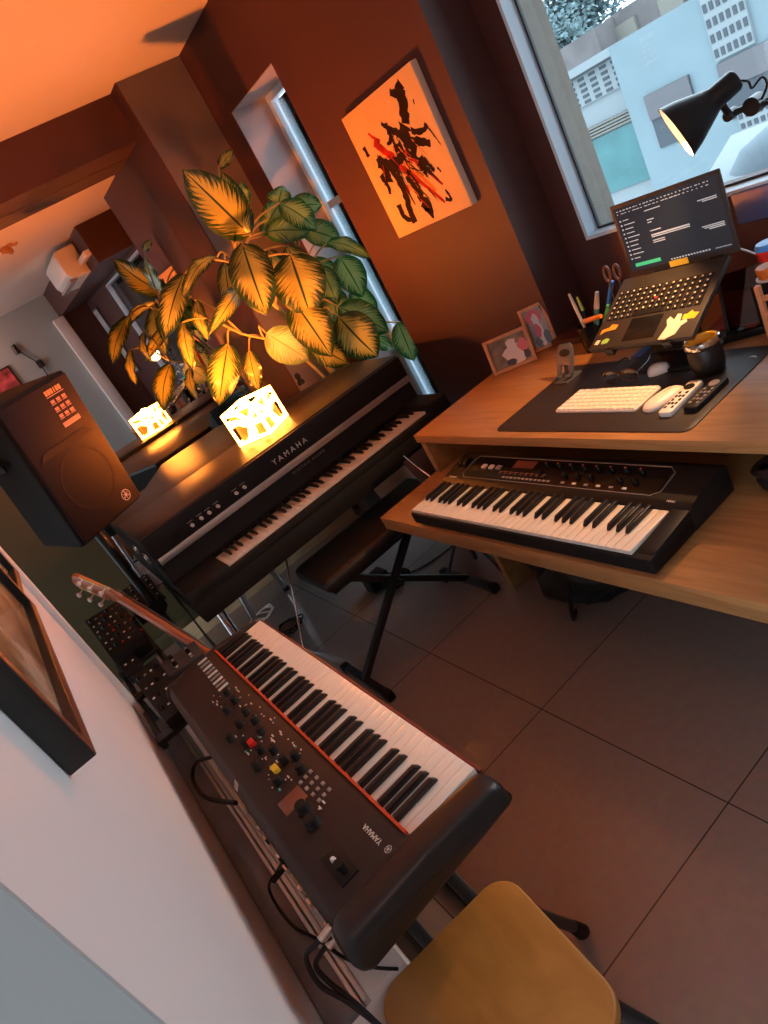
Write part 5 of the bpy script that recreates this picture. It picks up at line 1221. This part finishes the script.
# smoked acrylic stand with tray at the right edge
ta, tb = Z(724, 343, DT + .004), Z(790, 325, DT + .004); tu = (tb - ta).normalized(); tv = Vector((-tu.y, tu.x, 0)); tv = tv if tv.x > 0 else -tv
ac = thing('tablet_stand', 'smoked clear stand with black tray at the right end of the desk', 'stand', ((ta + tb) / 2).to_tuple())
TM = frame_mat((ta.x, ta.y, DT), tu, None, (0, 0, 1)); sgn = 1 if (TM.to_3x3() @ Vector((0, 1, 0))).x > 0 else -1
m = MB(); m.box(TM @ Vector((.10, sgn * .035, .003)), (.20, .07, .006), TM.to_3x3(), .001); m.box(TM @ Vector((.10, sgn * .003, .010)), (.20, .006, .018), TM.to_3x3(), .001); m.box(TM @ Vector((.003, sgn * .035, .009)), (.006, .07, .016), TM.to_3x3(), .001)
m.build('tray', M_blkgloss, ac, world=True)
smk = bpy.data.materials.new('smoked_acrylic'); smk.use_nodes = True
for n in list(smk.node_tree.nodes): smk.node_tree.nodes.remove(n)
o_ = smk.node_tree.nodes.new('ShaderNodeOutputMaterial'); t_ = smk.node_tree.nodes.new('ShaderNodeBsdfTransparent'); t_.inputs[0].default_value = (.42, .36, .34, 1); g_ = smk.node_tree.nodes.new('ShaderNodeBsdfGlossy'); g_.inputs['Roughness'].default_value = .05
x_ = smk.node_tree.nodes.new('ShaderNodeMixShader'); x_.inputs[0].default_value = .06; smk.node_tree.links.new(t_.outputs[0], x_.inputs[1]); smk.node_tree.links.new(g_.outputs[0], x_.inputs[2]); smk.node_tree.links.new(x_.outputs[0], o_.inputs[0])
MB().box(TM @ Vector((.10, sgn * .085, .075)), (.19, .004, .150), TM.to_3x3() @ Matrix.Rotation(-sgn * .42, 3, 'X')).build('smoked_plate', smk, ac, world=True, smooth=False)
MB().box(TM @ Vector((.004, sgn * .085, .075)), (.007, .006, .152), TM.to_3x3() @ Matrix.Rotation(-sgn * .42, 3, 'X')).build('plate_edge', M_steel, ac, world=True)
# stacked cups and wooden bracket cut by the right edge of the picture
for nm, lab, c_, px, m_, z_ in (('cup', 'orange cup with a white rim, lower of the stacked cups at the right edge', 'cup', (765, 272), M_orange, 0), ('cup', 'red cup with a blue lid stacked on the orange cup at the right edge', 'cup', (765, 252), M_redp, 1)):
    b = X(px[0], px[1], 1.62); b.y -= .012; t = thing(nm, lab, c_, (b.x, b.y, b.z - .016))
    MB().lathe([(0, -.016), (.027, -.016), (.030, .014), (.028, .016), (0, .016)], b, None, 28).build('cup_wall', m_, t, world=True)
    if z_: MB().lathe([(.0305, .010), (.031, .016), (.026, .024), (0, .027)], b, None, 28).build('blue_lid', M_bluep, t, world=True)
    else: MB().lathe([(.0285, -.016), (.034, -.014), (.034, -.010), (.0285, -.009)], b, None, 28).build('white_rim', M_whitep, t, world=True)
    if not z_:
        cst = thing('storage_box', 'black box holding the stacked cups at the right end of the desk', 'box', (b.x, b.y, DT))
        MB().box((b.x + .01, b.y - .02, (DT + b.z - .0165) / 2), (.10, .11, b.z - .0165 - DT), None, .004).build('box_body', M_blk, cst, world=True)
wb = thing('wooden_bracket', 'small orange-brown wooden bracket standing at the right edge of the desk', 'bracket', Z(772, 335, DT).to_tuple())
w0 = X(757, 286, 1.50); w1_ = X(770, 332, 1.50)
m = MB(); bar(m, w0, (w1_.x, w1_.y, DT + .002), .014, .012); bar(m, w0.lerp(w1_, .28), w0.lerp(w1_, .28) + Vector((0, -.06, .004)), .012, .012); bar(m, w0 + Vector((.0, -.05, .01)), Vector((w1_.x, w1_.y - .05, DT + .002)), .014, .012); bar(m, w0.lerp(w1_, .62), w0.lerp(w1_, .62) + Vector((0, -.05, .004)), .012, .012)
m.build('bracket_frame', mat('orange_wood', (.62, .25, .11), .5), wb, world=True)
cable('charger_cable', 'pale cable running behind the laptop to the stacked cups', [X(714, 252, 1.66), X(724, 249, 1.68), X(740, 249, 1.68), X(756, 254, 1.66)], .0025, M_whitep)
# headphones on the shelf
hp = Z(752, 500, .570); hd_ = thing('headphones', 'black headphones lying on the keyboard shelf at the right edge', 'headphones', (hp.x + .05, hp.y - .02, .570))
hx = Vector((hp.x + .03, hp.y - .03, .57))
for s in (0, 1):
    c = hx + Vector((.02 + s * .03, -.01 - s * .14, .035)); MB().lathe([(0, -.03), (.030, -.028), (.040, -.012), (.042, .008), (.034, .02), (0, .022)], c, Matrix.Rotation(.25 if s else -.25, 3, 'X'), 26).build('ear_cup', M_blk, hd_, world=True)
    MB().lathe([(.026, .018), (.040, .018), (.044, .030), (.036, .036), (.026, .030)], c, Matrix.Rotation(.25 if s else -.25, 3, 'X'), 26).build('ear_pad', mat('black_leatherette', (.011, .010, .010), .38), hd_, world=True)
MB().tube([hx + Vector((.03, .0, .05)), hx + Vector((.12, .02, .08)), hx + Vector((.19, -.06, .085)), hx + Vector((.14, -.15, .075)), hx + Vector((.05, -.155, .05))], .010, 10).build('headband', M_blkgloss, hd_, world=True)

# desk lamp clamped to the right
sh_c = X(676, 133, 1.532); sh_t = X(732, 83, 1.62); axis_ = (sh_c - sh_t).normalized(); SL = (sh_c - sh_t).length
dl = thing('desk_lamp', 'black articulated desk lamp lit over the laptop in front of the window', 'lamp', (1.78, .62, DT))
LQ = axis_.to_track_quat('Z', 'Y').to_matrix()
M_shade = mat('black_enamel', (.012, .011, .011), .32)
MB().lathe([(0, -.012), (.020, -.012), (.024, -.006), (.025, SL * .30), (.033, SL * .42), (.056, SL * .78), (.066, SL), (.0645, SL), (.054, SL * .78), (.030, SL * .43), (.020, SL * .32), (0, SL * .30)], sh_t, LQ, 40).build('lamp_shade', M_shade, dl, world=True)
MB().lathe([(.0640, SL - .001), (.0535, SL * .78), (.0295, SL * .44), (0, SL * .40)], sh_t, LQ, 40).build('shade_lining', mat('white_enamel', (.85, .80, .72), .35), dl, world=True)
bc = sh_t + axis_ * SL * .52
MB().lathe([(0, -.03), (.012, -.026), (.020, -.008), (.022, .005), (.016, .016), (0, .021)], bc, LQ, 24).build('bulb', mat('warm_bulb', (1, .9, .8), .4, emit=(1.0, .72, .46), estr=14), dl, world=True)
j0 = X(731, 114, 1.69); j1 = X(755, 104, 1.70); e1 = X(790, 165, 1.74)
MB().tube([sh_t + axis_ * SL * .25, (sh_t + axis_ * SL * .25).lerp(j0, .6) - Vector((0, 0, .01)), j0], .008, 10).build('shade_bracket', M_shade, dl, world=True)
MB().cyl(j0 - Vector((.016, .0, 0)), j0 + Vector((.016, 0, 0)), .012, None, 18).build('pivot_knob', M_shade, dl, world=True)
MB().cyl(j1 - Vector((.018, .0, 0)), j1 + Vector((.018, 0, 0)), .020, None, 20).build('pivot_knob', M_shade, dl, world=True)
bar(MB(), j0, j1, .010, .014).build('link_arm', M_shade, dl, world=True)
elb = Vector((1.80, .52, 1.12)); base_ = Vector((1.78, .72, DT))
for s in (-1, 1): bar(MB(), j1 + Vector((s * .010, 0, 0)), elb + Vector((s * .010, 0, 0)), .007, .010).build('upper_arm', M_shade, dl, world=True)
for s in (-1, 1): bar(MB(), elb + Vector((s * .010, 0, 0)), base_ + Vector((s * .010, 0, .06)), .007, .010).build('lower_arm', M_shade, dl, world=True)
MB().cyl(elb - Vector((.018, 0, 0)), elb + Vector((.018, 0, 0)), .014, None, 18).build('pivot_knob', M_shade, dl, world=True)
MB().lathe([(0, 0), (.075, 0), (.075, .012), (.02, .02), (.014, .07), (0, .07)], base_, None, 30).build('lamp_base', M_shade, dl, world=True)
MB().tube([sh_t - axis_ * .004, sh_t - axis_ * .03 + Vector((0, 0, -.02)), X(752, 88, 1.68), X(762, 77, 1.69), X(767, 85, 1.69), X(760, 103, 1.70)], .0026, 8).build('lamp_cord', M_blk, dl, world=True)
sl_ = light('desk_lamp_light', 'SPOT', (sh_t + axis_ * (SL * .72)).to_tuple(), 34, (1.0, .47, .18), .012, spot_size=math.radians(104), spot_blend=.45)
sl_.rotation_euler = Vector((-.42, .22, -.88)).to_track_quat('-Z', 'Y').to_euler()

# leaning case by the desk's end
ca = [X(404, 457, 1.13), X(424, 441, 1.13), X(440, 478, 1.13), X(425, 480, 1.13)]
fc = thing('music_stand', 'folded dark music stand with a pale edge leaning beside the end of the desk', 'music stand', (1.25, 2.35, 0))
p0, p2 = Y(404, 457, 2.21), Y(434, 478, 2.10)
MB().box((p0 + p2) / 2 + Vector((.03, .0, -.03)), (.12, .012, .16), Matrix.Rotation(-.5, 3, 'X'), .002).build('desk_plate', mat('dark_brown_plate', (.03, .017, .013), .4), fc, world=True)
MB().tube([Y(404, 456, 2.20), Y(420, 469, 2.15), Y(435, 480, 2.09)], .004, 8).build('pale_edge', M_chrome, fc, world=True)
c_ = (p0 + p2) / 2 + Vector((.05, .02, -.04)); print('ms', p0, p2)
MB().cyl((c_.x, c_.y, c_.z), (c_.x + .02, c_.y + .06, .05), .009, None, 12).build('pole', M_steel, fc, world=True)
for k in range(3):
    a = .5 + k * 2 * PI / 3; MB().cyl((c_.x + .02, c_.y + .06, .22), (c_.x + .02 + .16 * math.cos(a), c_.y + .06 + .16 * math.sin(a), .008), .007, None, 10).build('leg', M_steel, fc, world=True)

# ------------------------------------------------------------------ things seen only in the mirror, in the room behind the camera
def MR(px, py, x):           # where a reflected point on the plane x really stands
    p = X(px, py, x); return Vector((p.x, 2 * MY - p.y, p.z))
acu = thing('air_conditioner', 'white wall air conditioner seen in the mirror under the ceiling', 'air conditioner', (1.43, .6, 2.2))
MB().prism([(0, 0), (-.17, .02), (-.20, .08), (-.20, .24), (-.18, .27), (0, .27)], .10, .92, Matrix(((1, 0, 0, 1.528), (0, 0, 1, 0), (0, 1, 0, 2.125), (0, 0, 0, 1))), .012, 3).build('housing', M_whitep, acu, world=True)
MB().bb(1.332, 1.40, .14, .88, 2.128, 2.15).build('air_flap', M_dim, acu, world=True)
MB().bb(1.47, 1.528, .925, 1.30, 2.20, 2.25, bevel=.006).build('pipe_cover', M_whitep, acu, world=True)
q = MR(6, 246, .91)
pl = thing('pendant_lamp', 'small clustered ceiling light seen at the left edge of the mirror', 'lamp', (q.x, q.y, CEIL))
pm_ = MB(); rr = random.Random(2)
for k in range(9):
    a = k * .7; pm_.lathe([(0, .03), (.02, .02), (.026, 0), (.02, -.02), (0, -.03)], (q.x + .06 * math.cos(a), q.y + .06 * math.sin(a), q.z + .03 * math.sin(a * 2.3)), None, 12)
pm_.build('glass_petals', mat('amber_glass', (.55, .30, .16), .2), pl, world=True)
MB().cyl((q.x, q.y, q.z), (q.x, q.y, CEIL), .006, None, 8).build('rod', M_chrome, pl, world=True)
rear_y = YR
a = Vector((1.22, YR + .012, 1.6)); 
mp_ = thing('wall_shelf_lamp', 'thin black swing-arm lamp on the rear wall seen in the mirror', 'lamp', (.95, YR + .02, 1.8))
pts = [Y(15, 349, 2 * MY - YR - .03), Y(40, 364, 2 * MY - YR - .03), Y(52, 382, 2 * MY - YR - .03)]
pts = [Vector((p.x, 2 * MY - p.y, p.z)) for p in pts]
MB().tube(pts, .008, 8, smooth=False).build('arm', M_steel, mp_, world=True)
MB().cyl(pts[0] - Vector((0, 0, .07)), pts[0] + Vector((0, 0, .05)), .035, .025, 14).build('lamp_head', M_steel, mp_, world=True)
MB().box(pts[1], (.07, .06, .10), None, .01).build('bracket', M_steel, mp_, world=True)
rp_ = thing('framed_picture', 'red and black framed picture on the rear wall at the left edge of the mirror', 'picture', (.4, YR + .02, 1.5))
q = Y(8, 388, 2 * MY - YR); 
MB().bb(q.x - .30, q.x + .16, YR, YR + .03, q.z - .26, q.z + .22, bevel=.003).build('frame', M_frameblk, rp_, world=True)
MB().bb(q.x - .28, q.x + .14, YR + .03, YR + .032, q.z - .24, q.z + .20).build('print', mat('red_white_print', (.35, .05, .06), .4, noise=(9, .9, one)), rp_, world=True, smooth=False)
a, b = MR(97, 306, 1.88), MR(137, 372, 1.88)
gp = thing('framed_picture', 'narrow grey framed picture on the dark wall seen edge-on in the mirror', 'picture', (1.89, min(a.y, b.y), 1.3))
pz0, pz1 = sorted((a.z, b.z)); py0, py1 = min(a.y, b.y) - .02, max(a.y, b.y) + .02

MB().bb(WW - .03, WW - .001, py0 - .1, py0 + .20, pz0, pz1, bevel=.003).build('frame', M_greyp, gp, world=True)
MB().bb(WW - .032, WW - .03, py0 - .08, py0 + .18, pz0 + .02, pz1 - .02).build('print', mat('grey_print', (.40, .42, .44), .4, noise=(7, .5, one)), gp, world=True, smooth=False)

# ------------------------------------------------------------------ light
w = bpy.data.worlds.new('sky'); bpy.context.scene.world = w; w.use_nodes = True
nt = w.node_tree; bgn = nt.nodes['Background']
tc = nt.nodes.new('ShaderNodeTexCoord'); sx = nt.nodes.new('ShaderNodeSeparateXYZ'); nt.links.new(tc.outputs['Generated'], sx.inputs[0])
rpn = nt.nodes.new('ShaderNodeValToRGB'); rpn.color_ramp.elements[0].position = .30; rpn.color_ramp.elements[0].color = (.25, .29, .31, 1)
rpn.color_ramp.elements[1].position = .50; rpn.color_ramp.elements[1].color = (.74, .88, 1.0, 1)
ma_ = nt.nodes.new('ShaderNodeMath'); ma_.operation = 'MULTIPLY_ADD'; ma_.inputs[1].default_value = .5; ma_.inputs[2].default_value = .5; nt.links.new(sx.outputs[2], ma_.inputs[0]); nt.links.new(ma_.outputs[0], rpn.inputs[0]); nt.links.new(rpn.outputs[0], bgn.inputs[0]); bgn.inputs[1].default_value = 4.8
light('warm_fill_light', 'POINT', (.05, -1.5, 2.25), 17, (1.0, .42, .28), .12)  # added warm fill from an unseen lamp behind the camera
cl = thing('warm_fill_lamp', 'added round fill lamp on the unseen ceiling behind the camera', 'lamp', (.05, -1.5, CEIL))
MB().lathe([(0, -.05), (.06, -.06), (.12, -.03), (.13, 0), (0, 0)], (.05, -1.5, CEIL), None, 28).build('lamp_bowl', mat('opal_glass', (.8, .7, .6), .4, emit=(1, .55, .32), estr=1.5), cl, world=True)

print('objects', len(bpy.data.objects))
